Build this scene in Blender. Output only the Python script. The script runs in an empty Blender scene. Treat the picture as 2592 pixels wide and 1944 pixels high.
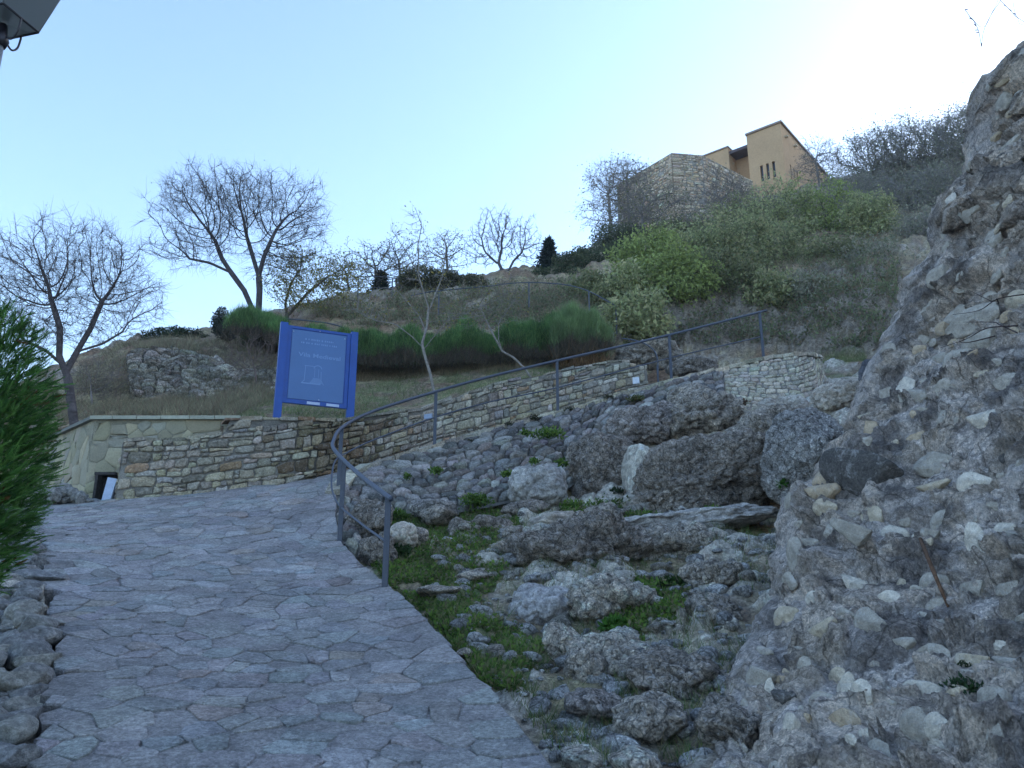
import bpy, bmesh, math, random
import numpy as np
from mathutils import Vector

R = math.radians
rng = np.random.default_rng(7)
random.seed(7)
scene = bpy.context.scene
COL = scene.collection

# ---------------------------------------------------------------- camera, sky, sun, exposure
PITCH, FPX, CAMH = R(15.5), 2035.0, 1.7
cam_d = bpy.data.cameras.new("camera")
cam = bpy.data.objects.new("camera", cam_d)
COL.objects.link(cam)
cam.location = (0, 0, CAMH)
cam.rotation_euler = (R(90) + PITCH, 0, 0)
cam_d.sensor_width = 36.0
cam_d.lens = 36.0 * FPX / 2592.0
cam_d.clip_start, cam_d.clip_end = 0.05, 3000
scene.camera = cam

SUN_EL, SUN_AZ = R(16), R(62)          # azimuth clockwise from +Y (the view direction)
world = bpy.data.worlds.new("World")
scene.world = world
world.use_nodes = True
nt = world.node_tree
nt.nodes.clear()
sky = nt.nodes.new("ShaderNodeTexSky")
sky.sky_type = 'NISHITA'
sky.sun_disc = False
sky.sun_elevation = SUN_EL
sky.sun_rotation = SUN_AZ
sky.altitude = 300
sky.air_density = 1.0
sky.dust_density = 1.6
sky.ozone_density = 2.4
bg = nt.nodes.new("ShaderNodeBackground")
bg.inputs[1].default_value = 0.15
wo = nt.nodes.new("ShaderNodeOutputWorld")
nt.links.new(sky.outputs[0], bg.inputs[0])
nt.links.new(bg.outputs[0], wo.inputs[0])
sun_d = bpy.data.lights.new("sun", 'SUN')
sun_d.energy = 2.0
sun_d.angle = R(0.53)
sun_d.color = (1.0, 0.93, 0.82)
sun = bpy.data.objects.new("sun", sun_d)
COL.objects.link(sun)
sd = Vector((math.sin(SUN_AZ) * math.cos(SUN_EL), math.cos(SUN_AZ) * math.cos(SUN_EL), math.sin(SUN_EL)))
sun.rotation_euler = sd.to_track_quat('Z', 'Y').to_euler()
sun.location = (60, 60, 60)
vs = scene.view_settings
vs.view_transform = 'Standard'
vs.look = 'None'
vs.gamma = 1.0
vs.exposure = 2.0
vs.use_curve_mapping = False

# ---------------------------------------------------------------- pixel <-> place helpers
CP, SP = math.cos(PITCH), math.sin(PITCH)
def ray(u, v):
    xc = (np.asarray(u, float) - 1296) / FPX
    yc = (972 - np.asarray(v, float)) / FPX
    Y = CP - yc * SP
    Z = SP + yc * CP
    return xc / Y, Z / Y
def P(u, v, Y):
    a, b = ray(u, v)
    Y = np.asarray(Y, float)
    return np.stack([a * Y, Y + 0 * a, CAMH + b * Y], -1)
def PXM(Y):            # metres per source pixel at depth Y
    return Y / FPX

# ---------------------------------------------------------------- numpy noise
def _hash(ix, iy, iz, seed):
    h = (ix.astype(np.int64) * 374761393 + iy.astype(np.int64) * 668265263 + iz.astype(np.int64) * 2147483647 + seed * 1274126177) & 0xffffffff
    h = ((h ^ (h >> 13)) * 1274126177) & 0xffffffff
    h = ((h ^ (h >> 15)) * 2246822519) & 0xffffffff
    return (h ^ (h >> 16)) & 0xffffffff
_G = rng.normal(size=(256, 3)); _G /= np.linalg.norm(_G, axis=1)[:, None]
def perlin(p, seed=0):
    i = np.floor(p).astype(np.int64); f = p - i
    w = f * f * f * (f * (f * 6 - 15) + 10)
    out = 0
    for dx in (0, 1):
        wx = w[:, 0] if dx else 1 - w[:, 0]
        for dy in (0, 1):
            wy = w[:, 1] if dy else 1 - w[:, 1]
            for dz in (0, 1):
                wz = w[:, 2] if dz else 1 - w[:, 2]
                g = _G[_hash(i[:, 0] + dx, i[:, 1] + dy, i[:, 2] + dz, seed) & 255]
                d = (f[:, 0] - dx) * g[:, 0] + (f[:, 1] - dy) * g[:, 1] + (f[:, 2] - dz) * g[:, 2]
                out = out + wx * wy * wz * d
    return out * 1.6
def fbm(p, octv=4, seed=0, gain=0.5, lac=2.03):
    a, s, o = 1.0, 0, 0
    for k in range(octv):
        o = o + a * perlin(p, seed + k * 17); s += a; a *= gain; p = p * lac + 3.7
    return o / s * 1.5
def ridged(p, octv=4, seed=0):
    a, s, o = 1.0, 0, 0
    for k in range(octv):
        o = o + a * (1 - 2 * np.abs(perlin(p, seed + k * 13))); s += a; a *= 0.5; p = p * 2.1 + 1.3
    return o / s
def worley(p, seed=0, full=False):
    """F1, F2 distance and a cell id in 0..1"""
    i = np.floor(p).astype(np.int64)
    f1 = np.full(len(p), 9.0); f2 = np.full(len(p), 9.0); cid = np.zeros(len(p)); dl = np.zeros((len(p), 3))
    for dx in (-1, 0, 1):
        for dy in (-1, 0, 1):
            for dz in (-1, 0, 1):
                cx, cy, cz = i[:, 0] + dx, i[:, 1] + dy, i[:, 2] + dz
                h = _hash(cx, cy, cz, seed)
                q = np.stack([cx + (h & 1023) / 1023.0, cy + ((h >> 10) & 1023) / 1023.0, cz + ((h >> 20) & 1023) / 1023.0], 1)
                d = np.sqrt(((q - p) ** 2).sum(1))
                m = d < f1
                f2 = np.where(m, f1, np.minimum(f2, d))
                cid = np.where(m, (h & 0xffff) / 65535.0, cid)
                if full: dl = np.where(m[:, None], p - q, dl)
                f1 = np.where(m, d, f1)
    return (f1, f2, cid, dl) if full else (f1, f2, cid)
def sstep(a, b, x):
    t = np.clip((x - a) / (b - a), 0, 1)
    return t * t * (3 - 2 * t)
def inpoly(x, y, poly):
    poly = np.asarray(poly, float)
    x = np.asarray(x, float); y = np.asarray(y, float)
    c = np.zeros(x.shape, bool)
    j = len(poly) - 1
    for i in range(len(poly)):
        xi, yi = poly[i]; xj, yj = poly[j]
        if yi != yj:
            c ^= ((yi > y) != (yj > y)) & (x < (xj - xi) * (y - yi) / (yj - yi) + xi)
        j = i
    return c
def polydist(x, y, pl):
    """distance from points to a polyline"""
    pl = np.asarray(pl, float)
    d = np.full(np.shape(x), 1e9)
    for a, b in zip(pl[:-1], pl[1:]):
        ab = b - a
        t = np.clip(((x - a[0]) * ab[0] + (y - a[1]) * ab[1]) / (ab @ ab + 1e-12), 0, 1)
        d = np.minimum(d, np.hypot(x - a[0] - t * ab[0], y - a[1] - t * ab[1]))
    return d

# ---------------------------------------------------------------- mesh helpers
WL = {}     # world location of each object
def mk(name, V, F, mat, parent=None, col=None, smooth=True, origin=None, label=None, cat=None, group=None, kind=None):
    V = np.asarray(V, float).reshape(-1, 3)
    me = bpy.data.meshes.new(name)
    if origin is None:
        origin = V.mean(0) if len(V) else np.zeros(3)
        if parent is None and len(V):
            origin = np.array([origin[0], origin[1], V[:, 2].min()])
    origin = np.asarray(origin, float)
    L = V - origin
    if isinstance(F, np.ndarray):
        n, k = F.shape
        me.vertices.add(len(L)); me.vertices.foreach_set("co", L.astype(np.float32).ravel())
        me.loops.add(n * k); me.loops.foreach_set("vertex_index", F.astype(np.int32).ravel())
        me.polygons.add(n)
        me.polygons.foreach_set("loop_start", np.arange(0, n * k, k, dtype=np.int32))
        me.polygons.foreach_set("loop_total", np.full(n, k, dtype=np.int32))
        me.update(calc_edges=True)
    else:
        me.from_pydata(L.tolist(), [], F)
    if len(me.polygons):
        me.polygons.foreach_set("use_smooth", np.full(len(me.polygons), smooth, dtype=bool))
    if col is not None:
        c = np.asarray(col, float)
        if c.ndim == 1: c = np.tile(c, (len(V), 1))
        if c.shape[1] == 3: c = np.c_[c, np.ones(len(c))]
        at = me.color_attributes.new("col", 'FLOAT_COLOR', 'POINT')
        at.data.foreach_set("color", c.astype(np.float32).ravel())
    me.materials.append(mat)
    o = bpy.data.objects.new(name, me)
    COL.objects.link(o)
    WL[o.name] = origin
    if parent is not None:
        o.parent = parent
        o.location = origin - WL[parent.name]
    else:
        o.location = origin
    tag(o, label, cat, group, kind)
    return o
def tag(o, label=None, cat=None, group=None, kind=None):
    if label: o['label'] = label
    if cat: o['category'] = cat; o['kind'] = 'thing'
    if group: o['group'] = group
    if kind: o['kind'] = kind
    return o
def empty(name, loc, label=None, cat=None, group=None):
    o = bpy.data.objects.new(name, None)
    COL.objects.link(o)
    o.location = loc
    o.empty_display_size = 0.2
    WL[o.name] = np.asarray(loc, float)
    return tag(o, label, cat, group)
def share(src, name, loc, parent=None, rot=(0, 0, 0), scale=(1, 1, 1)):
    """another object that shares src's mesh data"""
    o = bpy.data.objects.new(name, src.data if hasattr(src, 'data') else src)
    COL.objects.link(o)
    o.rotation_euler = rot; o.scale = scale
    WL[o.name] = np.asarray(loc, float)
    o.location = np.asarray(loc, float) - (WL[parent.name] if parent is not None else 0)
    if parent is not None: o.parent = parent
    return o
class MB:
    """collects verts, faces and point colours"""
    def __init__(s): s.V, s.F, s.C, s.n = [], [], [], 0
    def add(s, V, F, c=None):
        V = np.asarray(V, float).reshape(-1, 3)
        s.V.append(V); s.F.extend([tuple(int(i) + s.n for i in f) for f in F])
        c = np.array((0.5, 0.5, 0.5)) if c is None else np.asarray(c, float)
        s.C.append(np.tile(c, (len(V), 1)) if c.ndim == 1 else c)
        s.n += len(V)
    def box(s, c, h, c0=None, axes=None):
        A = np.eye(3) if axes is None else np.asarray(axes, float)
        sg = np.array([[x, y, z] for z in (-1, 1) for y in (-1, 1) for x in (-1, 1)], float)
        V = np.asarray(c, float) + (sg * np.asarray(h, float)) @ A
        s.add(V, [(0, 2, 3, 1), (4, 5, 7, 6), (0, 1, 5, 4), (2, 6, 7, 3), (0, 4, 6, 2), (1, 3, 7, 5)], c0)
    def build(s, name, mat, parent=None, **k):
        return mk(name, np.concatenate(s.V) if s.V else np.zeros((0, 3)), s.F, mat, parent, col=np.concatenate(s.C), **k)
def tube(pts, rad, n=8, cap=True):
    """smooth tube through points"""
    pts = np.asarray(pts, float)
    rad = np.full(len(pts), rad) if np.isscalar(rad) else np.asarray(rad, float)
    t = np.gradient(pts, axis=0); t /= np.linalg.norm(t, axis=1)[:, None] + 1e-9
    ref = np.array((0.0, 0.0, 1.0)) if abs(t[0, 2]) < 0.9 else np.array((1.0, 0, 0))
    V, u = [], np.cross(t[0], ref); u /= np.linalg.norm(u)
    for i in range(len(pts)):
        u = u - t[i] * (u @ t[i]); u /= np.linalg.norm(u)
        w = np.cross(t[i], u)
        for k in range(n):
            a = 2 * math.pi * k / n
            V.append(pts[i] + rad[i] * (math.cos(a) * u + math.sin(a) * w))
    F = []
    for i in range(len(pts) - 1):
        for k in range(n):
            a, b = i * n + k, i * n + (k + 1) % n
            F.append((a, b, b + n, a + n))
    if cap:
        F.append(tuple(range(n - 1, -1, -1))); F.append(tuple((len(pts) - 1) * n + k for k in range(n)))
    return V, F
def catmull(pts, m=6):
    pts = np.asarray(pts, float)
    p = np.vstack([2 * pts[0] - pts[1], pts, 2 * pts[-1] - pts[-2]])
    out = []
    for i in range(1, len(p) - 2):
        for t in np.linspace(0, 1, m, endpoint=False):
            out.append(0.5 * ((2 * p[i]) + (-p[i - 1] + p[i + 1]) * t + (2 * p[i - 1] - 5 * p[i] + 4 * p[i + 1] - p[i + 2]) * t * t + (-p[i - 1] + 3 * p[i] - 3 * p[i + 1] + p[i + 2]) * t ** 3))
    out.append(pts[-1])
    return np.array(out)

# ---------------------------------------------------------------- materials
def lk(nt, a, b): nt.links.new(a, b)
def attr_mat(name, rough=0.9, noise=((6, 0.25), (40, 0.25)), bump=((25, 0.01), (120, 0.004)), lichen=0.0, lichen_col=(0.5, 0.5, 0.47), lichen_scale=9,
             spots=0.0, spot_col=(0.04, 0.04, 0.038), spot_scale=22, trans=0.0, spec=0.3, base=None, metallic=0.0, grain=(), crack=None):
    m = bpy.data.materials.new(name); m.use_nodes = True
    nt = m.node_tree; nt.nodes.clear()
    N = lambda t: nt.nodes.new(t)
    out = N("ShaderNodeOutputMaterial"); bs = N("ShaderNodeBsdfPrincipled")
    bs.inputs["Roughness"].default_value = rough
    bs.inputs["Metallic"].default_value = metallic
    bs.inputs["Specular IOR Level"].default_value = spec
    geo = N("ShaderNodeNewGeometry")
    if base is None:
        at = N("ShaderNodeAttribute"); at.attribute_name = "col"; c = at.outputs["Color"]
    else:
        rgb = N("ShaderNodeRGB"); rgb.outputs[0].default_value = (*base, 1); c = rgb.outputs[0]
    for sc, am in noise:
        n = N("ShaderNodeTexNoise"); n.inputs["Scale"].default_value = sc; n.inputs["Detail"].default_value = 4
        n.inputs["Roughness"].default_value = 0.65
        lk(nt, geo.outputs["Position"], n.inputs["Vector"])
        mr = N("ShaderNodeMapRange"); mr.inputs[1].default_value = 0.3; mr.inputs[2].default_value = 0.7
        mr.inputs[3].default_value = 1 - am; mr.inputs[4].default_value = 1 + am
        lk(nt, n.outputs["Fac"], mr.inputs[0])
        vm = N("ShaderNodeVectorMath"); vm.operation = 'SCALE'
        lk(nt, c, vm.inputs[0]); lk(nt, mr.outputs[0], vm.inputs["Scale"]); c = vm.outputs[0]
    gb = []
    for sc, am, hd in grain:
        n = N("ShaderNodeTexVoronoi"); n.inputs["Scale"].default_value = sc; lk(nt, geo.outputs["Position"], n.inputs["Vector"])
        bw = N("ShaderNodeSeparateColor"); lk(nt, n.outputs["Color"], bw.inputs[0])
        mr = N("ShaderNodeMapRange"); mr.inputs[3].default_value = 1 - am; mr.inputs[4].default_value = 1 + am; lk(nt, bw.outputs[0], mr.inputs[0])
        vm = N("ShaderNodeVectorMath"); vm.operation = 'SCALE'; lk(nt, c, vm.inputs[0]); lk(nt, mr.outputs[0], vm.inputs["Scale"]); c = vm.outputs[0]
        sb = N("ShaderNodeMath"); sb.operation = 'SUBTRACT'; lk(nt, bw.outputs[1], sb.inputs[0]); lk(nt, n.outputs["Distance"], sb.inputs[1]); gb.append((sb.outputs[0], hd))
    def patch(c, amt, pc, sc, lo):
        n = N("ShaderNodeTexNoise"); n.inputs["Scale"].default_value = sc; n.inputs["Detail"].default_value = 7
        n.inputs["Roughness"].default_value = 0.75; n.inputs["Distortion"].default_value = 0.4
        lk(nt, geo.outputs["Position"], n.inputs["Vector"])
        mr = N("ShaderNodeMapRange"); mr.inputs[1].default_value = lo; mr.inputs[2].default_value = lo + 0.1
        mr.inputs[3].default_value = 0; mr.inputs[4].default_value = amt
        lk(nt, n.outputs["Fac"], mr.inputs[0])
        mx = N("ShaderNodeMix"); mx.data_type = 'RGBA'
        lk(nt, mr.outputs[0], mx.inputs[0]); lk(nt, c, mx.inputs[6]); mx.inputs[7].default_value = (*pc, 1)
        return mx.outputs[2]
    if lichen > 0: c = patch(c, lichen, lichen_col, lichen_scale, 0.54)
    if spots > 0: c = patch(c, spots, spot_col, spot_scale, 0.57)
    if crack:
        sc, wd, am = crack
        nz = N("ShaderNodeTexNoise"); nz.inputs["Scale"].default_value = sc * .8; nz.inputs["Detail"].default_value = 5; lk(nt, geo.outputs["Position"], nz.inputs["Vector"])
        mu = N("ShaderNodeVectorMath"); mu.operation = 'SCALE'; mu.inputs["Scale"].default_value = .9 / sc; lk(nt, nz.outputs["Color"], mu.inputs[0])
        ad = N("ShaderNodeVectorMath"); ad.operation = 'ADD'; lk(nt, geo.outputs["Position"], ad.inputs[0]); lk(nt, mu.outputs[0], ad.inputs[1])
        n = N("ShaderNodeTexVoronoi"); n.feature = 'DISTANCE_TO_EDGE'; n.inputs["Scale"].default_value = sc; lk(nt, ad.outputs[0], n.inputs["Vector"])
        mr = N("ShaderNodeMapRange"); mr.inputs[1].default_value = 0; mr.inputs[2].default_value = wd; mr.inputs[3].default_value = 1 - am; mr.inputs[4].default_value = 1; lk(nt, n.outputs["Distance"], mr.inputs[0])
        vm = N("ShaderNodeVectorMath"); vm.operation = 'SCALE'; lk(nt, c, vm.inputs[0]); lk(nt, mr.outputs[0], vm.inputs["Scale"]); c = vm.outputs[0]
        gb.append((mr.outputs[0], .02))
    lk(nt, c, bs.inputs["Base Color"])
    nrm = None
    for ht, hd in gb:
        b = N("ShaderNodeBump"); b.inputs["Strength"].default_value = 1.0; b.inputs["Distance"].default_value = hd
        lk(nt, ht, b.inputs["Height"])
        if nrm is not None: lk(nt, nrm, b.inputs["Normal"])
        nrm = b.outputs[0]
    for sc, dist in bump:
        n = N("ShaderNodeTexNoise"); n.inputs["Scale"].default_value = sc; n.inputs["Detail"].default_value = 5
        n.inputs["Roughness"].default_value = 0.7
        lk(nt, geo.outputs["Position"], n.inputs["Vector"])
        b = N("ShaderNodeBump"); b.inputs["Strength"].default_value = 1.0; b.inputs["Distance"].default_value = dist
        lk(nt, n.outputs["Fac"], b.inputs["Height"])
        if nrm is not None: lk(nt, nrm, b.inputs["Normal"])
        nrm = b.outputs[0]
    if nrm is not None: lk(nt, nrm, bs.inputs["Normal"])
    if trans > 0:
        tr = N("ShaderNodeBsdfTranslucent"); lk(nt, c, tr.inputs[0])
        mx = N("ShaderNodeMixShader"); mx.inputs[0].default_value = trans
        lk(nt, bs.outputs[0], mx.inputs[1]); lk(nt, tr.outputs[0], mx.inputs[2]); lk(nt, mx.outputs[0], out.inputs[0])
    else:
        lk(nt, bs.outputs[0], out.inputs[0])
    return m
M_ground = attr_mat("ground", noise=((9, .3), (60, .35)), bump=((14, .05), (70, .02)), rough=.95, grain=((30, .3, .012),))
M_path = attr_mat("paving_stone", noise=((.9, .2), (4, .15), (14, .16), (45, .25), (150, .2)), bump=((12, .03), (40, .022), (130, .008)), rough=.8, spec=.3, lichen=.4, lichen_col=(.33, .32, .325), lichen_scale=6, spots=.45, spot_col=(.10, .10, .105), spot_scale=9, grain=((14, .10, .004), (60, .22, .004)))
M_stone = attr_mat("wall_stone", noise=((7, .2), (28, .22), (90, .2)), bump=((14, .035), (45, .018), (130, .006)), lichen=.45, lichen_col=(.52, .50, .46), lichen_scale=14, spots=.5, spot_col=(.05, .05, .045), spot_scale=12, grain=((45, .2, .006),))
M_mortar = attr_mat("mortar", noise=((5, .3), (60, .3)), bump=((30, .02), (140, .01)), spots=.6, spot_col=(.05, .045, .04), spot_scale=8)
M_flag = attr_mat("flagstone", noise=((3, .12), (40, .14)), bump=((20, .006), (90, .003)), spots=.25, spot_col=(.14, .14, .12), spot_scale=4)
M_rock = attr_mat("limestone", noise=((3, .2), (18, .3), (70, .45)), bump=((12, .06), (38, .045), (110, .02)), lichen=.85, lichen_col=(.66, .63, .61), lichen_scale=22, spots=.95, spot_col=(.028, .027, .028), spot_scale=15, grain=((22, .22, .014), (70, .4, .008)), crack=(6.5, .05, .55))
M_ruin = attr_mat("ruin_mortar", noise=((2.0, .14), (10, .16), (55, .2), (170, .18)), bump=((7, .06), (26, .035), (90, .014), (260, .005)), lichen=.35, lichen_col=(.60, .56, .52), lichen_scale=6, spots=.75, spot_col=(.07, .066, .07), spot_scale=4, grain=((12, .14, .012), (36, .24, .010), (100, .28, .003)), crack=(2.6, .02, .5))
M_emb = attr_mat("embedded_stone", noise=((5, .15), (30, .18), (120, .15)), bump=((14, .03), (60, .01)), lichen=.3, lichen_col=(.5, .49, .47), lichen_scale=11, spots=.4, spot_col=(.12, .115, .11), spot_scale=9)
M_rock2 = attr_mat("smooth_limestone", noise=((3, .15), (14, .2), (60, .25)), bump=((9, .04), (34, .02), (120, .012)), lichen=.5, lichen_col=(.55, .53, .51), lichen_scale=12, spots=.5, spot_col=(.10, .10, .10), spot_scale=16, grain=((80, .25, .004),))
M_bark = attr_mat("bark", noise=((12, .3), (70, .3)), bump=((60, .006),), rough=.95)
M_leaf = attr_mat("leaf", noise=((3, .25),), bump=(), rough=.7, trans=.5)
M_grass = attr_mat("grass", noise=((4, .25),), bump=(), rough=.85, trans=.4)
M_steel = attr_mat("painted_steel", base=(.055, .065, .09), noise=((30, .15),), bump=((200, .0008),), rough=.55, spec=.5)
M_black = attr_mat("black_iron", base=(.015, .013, .02), noise=((30, .2),), bump=(), rough=.4, spec=.5)
M_blue = attr_mat("blue_paint", base=(.008, .065, .30), noise=((6, .12), (60, .08)), bump=((80, .0015),), rough=.45, spec=.5)
M_panel = attr_mat("panel_print", base=(.055, .14, .33), noise=((3, .06),), bump=(), rough=.35, spec=.5)
M_print = attr_mat("white_print", base=(.17, .29, .52), noise=(), bump=(), rough=.5)
M_plate = attr_mat("pale_plate", base=(.42, .50, .66), noise=((20, .1),), bump=(), rough=.5)
M_ochre = attr_mat("ochre_render", noise=((.7, .07), (8, .08)), bump=((20, .01),), rough=.9)
M_galv = attr_mat("lamp_metal", base=(.2, .215, .23), noise=((30, .12),), bump=(), rough=.5, metallic=.3)

def glass_mat():
    m = bpy.data.materials.new("dark_glass"); m.use_nodes = True
    b = m.node_tree.nodes["Principled BSDF"]
    b.inputs["Base Color"].default_value = (.02, .022, .03, 1); b.inputs["Roughness"].default_value = .15
    return m
M_glass = glass_mat()

# ---------------------------------------------------------------- surfaces as functions of place
class RBF:
    """w = z / r, interpolated over (azimuth, log r) through control points"""
    def __init__(s, pts):
        p = np.array(pts, float)
        s.q = s.co(p[:, 0], p[:, 1])
        w = p[:, 2] / np.hypot(p[:, 0], p[:, 1])
        n = len(p)
        A = -np.linalg.norm(s.q[:, None] - s.q[None], axis=2) 
        A -= np.eye(n) * 0.002
        Pm = np.c_[np.ones(n), s.q]
        M = np.block([[A, Pm], [Pm.T, np.zeros((3, 3))]])
        s.c = np.linalg.solve(M, np.r_[w, 0, 0, 0])
    def co(s, x, y):
        return np.stack([np.arctan2(x, y) * 2.0, np.log(np.maximum(np.hypot(x, y), .5)) * 1.5], -1)
    def __call__(s, x, y):
        x = np.asarray(x, float); y = np.asarray(y, float)
        sh = x.shape; x = x.ravel(); y = y.ravel()
        q = s.co(x, y); out = np.empty(len(x))
        n = len(s.q)
        for i in range(0, len(x), 40000):
            k = q[i:i + 40000]
            A = -np.sqrt(((k[:, None] - s.q[None]) ** 2).sum(2))
            out[i:i + 40000] = A @ s.c[:n] + s.c[n] + k @ s.c[n + 1:]
        return (out * np.maximum(np.hypot(x, y), .5)).reshape(sh)
def C(lst): return [tuple(P(*t)) for t in lst]

PATH_R = C([(1411, 1944, 4.1), (1310, 1826, 4.75), (1155, 1651, 5.95), (1078, 1562, 6.8), (988, 1489, 7.8), (911, 1424, 8.75), (862, 1366, 9.8),
            (850, 1310, 10.8), (852, 1250, 12.0), (905, 1190, 12.9), (1000, 1163, 13.3), (1085, 1137, 13.7), (1250, 1090, 14.35), (1420, 1045, 15.0),
            (1560, 1006, 15.6), (1700, 967, 16.1), (1830, 935, 16.6), (1940, 908, 17.0), (2010, 898, 17.25), (2055, 900, 17.7), (2078, 905, 18.4)])
PATH_L = C([(69, 1944, 4.0), (130, 1700, 5.25), (138, 1615, 5.9), (98, 1403, 8.3), (60, 1330, 10.2), (60, 1295, 11.6), (90, 1278, 13.0)])
PATH_BACK = C([(313, 1262, 12.55), (407, 1256, 12.7), (610, 1232, 13.1), (838, 1197, 13.75)])
WALL_TOP = C([(313, 1118, 12.55), (450, 1115, 12.75), (540, 1108, 12.9), (566, 1100, 12.95), (580, 1064, 13.0), (700, 1063, 13.3), (850, 1066, 13.8), (960, 1052, 14.6),
              (1070, 1039, 15.35), (1155, 1006, 15.8), (1257, 974, 16.3), (1338, 957, 16.65), (1460, 933, 17.15), (1562, 915, 17.5), (1637, 925, 17.85)])
zp_extra = [(0, 0.6, .14), (-2, .6, .14), (1.5, 0.6, .14), (0, -5, -1.2), (-2, 2, .47), (1, 2, .47), (0, 3, .7), (-2, 3, .72)]
# the far side of the ramp lies level with its near edge
far_side = []
for (x, y, z) in PATH_R[9:]:
    far_side.append((x - .85, y + 1.35, z + .12))
Zpath = RBF(PATH_R + PATH_L + PATH_BACK + far_side + zp_extra)

ZUP = C([(60, 1100, 17), (185, 1082, 14.8), (300, 1066, 14.2), (450, 1064, 14.2), (600, 1064, 13.9), (750, 1064, 14.3), (860, 1064, 14.9), (1000, 1045, 15.9), (1100, 1022, 16.6),
         (1257, 972, 17.2), (1400, 945, 17.9), (1562, 918, 18.3), (1640, 925, 19), (400, 1040, 16), (640, 1025, 16.5), (640, 985, 18), (800, 985, 17.5), (950, 975, 18),
         (1100, 955, 18.3), (1300, 935, 18.8), (1500, 905, 19.5), (1600, 885, 20), (330, 1022, 17.6), (500, 1018, 18.0), (690, 1000, 18.5), (340, 900, 19.4), (500, 890, 20), (690, 930, 20),
         (150, 940, 20), (240, 892, 22), (340, 866, 23), (540, 862, 23), (640, 815, 24.5), (340, 890, 32), (540, 890, 34), (150, 970, 32), (-100, 1050, 22), (-100, 1150, 32),
         (720, 800, 26), (850, 762, 27), (1000, 748, 28), (1100, 745, 28), (850, 790, 38), (1000, 780, 42), (900, 815, 24), (1100, 800, 24), (1300, 810, 23), (1300, 750, 26), (1450, 728, 27),
         (1560, 705, 28.5), (1500, 800, 22.5), (1600, 862, 21), (1700, 880, 20.3), (1800, 880, 20.3), (2000, 875, 20), (2100, 900, 19.2), (2120, 955, 18.3), (2220, 930, 18.3), (2250, 860, 19),
         (1700, 760, 24), (1900, 760, 24), (2100, 740, 24), (2250, 740, 22), (1700, 655, 29), (1900, 650, 30), (2100, 620, 30), (2300, 620, 28),
         (1550, 650, 34), (1450, 668, 33), (1400, 695, 31), (1280, 695, 31), (1280, 730, 44), (1150, 745, 42), (1700, 600, 42), (1900, 565, 46), (2100, 500, 46), (2300, 450, 44), (2500, 420, 44),
         (1567, 600, 46), (1800, 520, 56), (1980, 490, 58), (2080, 470, 60), (2200, 440, 62), (1600, 640, 80), (2000, 500, 110), (2400, 450, 90), (2900, 480, 36), (3000, 150, 60), (3400, 100, 45), (3400, 600, 25)])
ZUP += [(-120, 60, -5), (-60, 200, -20), (0, 300, -20), (150, 300, -10), (60, 60, 50), (110, 90, 70), (110, 20, 50), (60, 15, 30), (40, 5, 18)]  # points past the right edge form an unseen ridge raised to block the sun
ZLOW = C([(1300, 1770, 5.7), (1210, 1650, 6.7), (1100, 1500, 8.2), (1020, 1455, 8.9), (960, 1400, 9.7), (915, 1350, 10.6), (1100, 1400, 9.6), (1200, 1340, 10.6), (1100, 1312, 11.2), (1300, 1300, 11.6),
          (1000, 1300, 11.4), (940, 1300, 11.4), (1400, 1290, 11.9), (1300, 1500, 8.2), (1500, 1350, 9.9), (1500, 1500, 8.0), (1700, 1400, 9.0), (1900, 1400, 8.6), (1500, 1650, 6.6), (1700, 1650, 6.3),
          (1900, 1700, 5.6), (1500, 1800, 5.5), (1700, 1900, 4.8), (1900, 1944, 4.2), (2300, 1944, 4.0), (2300, 1400, 8), (1640, 1310, 10.8), (1800, 1290, 11.2), (2000, 1290, 10.8),
          (1500, 1220, 12.8), (1550, 1120, 13.8), (1650, 1060, 14.5), (1750, 1070, 14.2), (1850, 1030, 15), (1980, 1010, 15.4), (2100, 1010, 15.8), (2170, 960, 17), (2100, 975, 17.2), (2120, 955, 18.3), (2220, 930, 18.3), (2250, 860, 19), (2300, 1000, 14),
          (2250, 740, 22), (-60, 1600, 6.2), (-100, 1400, 9), (-100, 1300, 13), (-200, 1944, 4.0), (60, 1290, 15), (-100, 1240, 20)])
ZLOW += [(1.6, 2, .2), (3, 0, -.2), (2.5, 4, .8), (-3, 2, .6), (-4, 0, .1), (5, 6, 2.0), (8, 8, 5), (14, 10, 9), (0, -6, -1.8), (8, -6, -1), (-8, -6, -2), (-30, 20, 0), (-30, -20, -9), (30, -20, -4), (0, -60, -20), (30, 5, 14), (60, 15, 30), (40, 5, 18), (110, 20, 50)]
Zup_f, Zlow_f = RBF(ZUP), RBF(ZLOW)

xy = lambda L: [(p[0], p[1]) for p in L]
far_edge = [(p[0], p[1]) for p in WALL_TOP[6:]]
PATH_POLY = ([(p[0], p[1]) for p in PATH_R] + [(6.9, 20.6), (3.4, 21.0), (3.05, 18.2)] + [(p[0], p[1] ) for p in WALL_TOP[::-1]]
             + [(WALL_TOP[0][0] - .9, 13.35), (-8.7, 14.6)] + xy(PATH_L[::-1]) + [(-2.6, 2.2), (-2.8, -6), (1.6, -6), (1.1, 2.0)])
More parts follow.
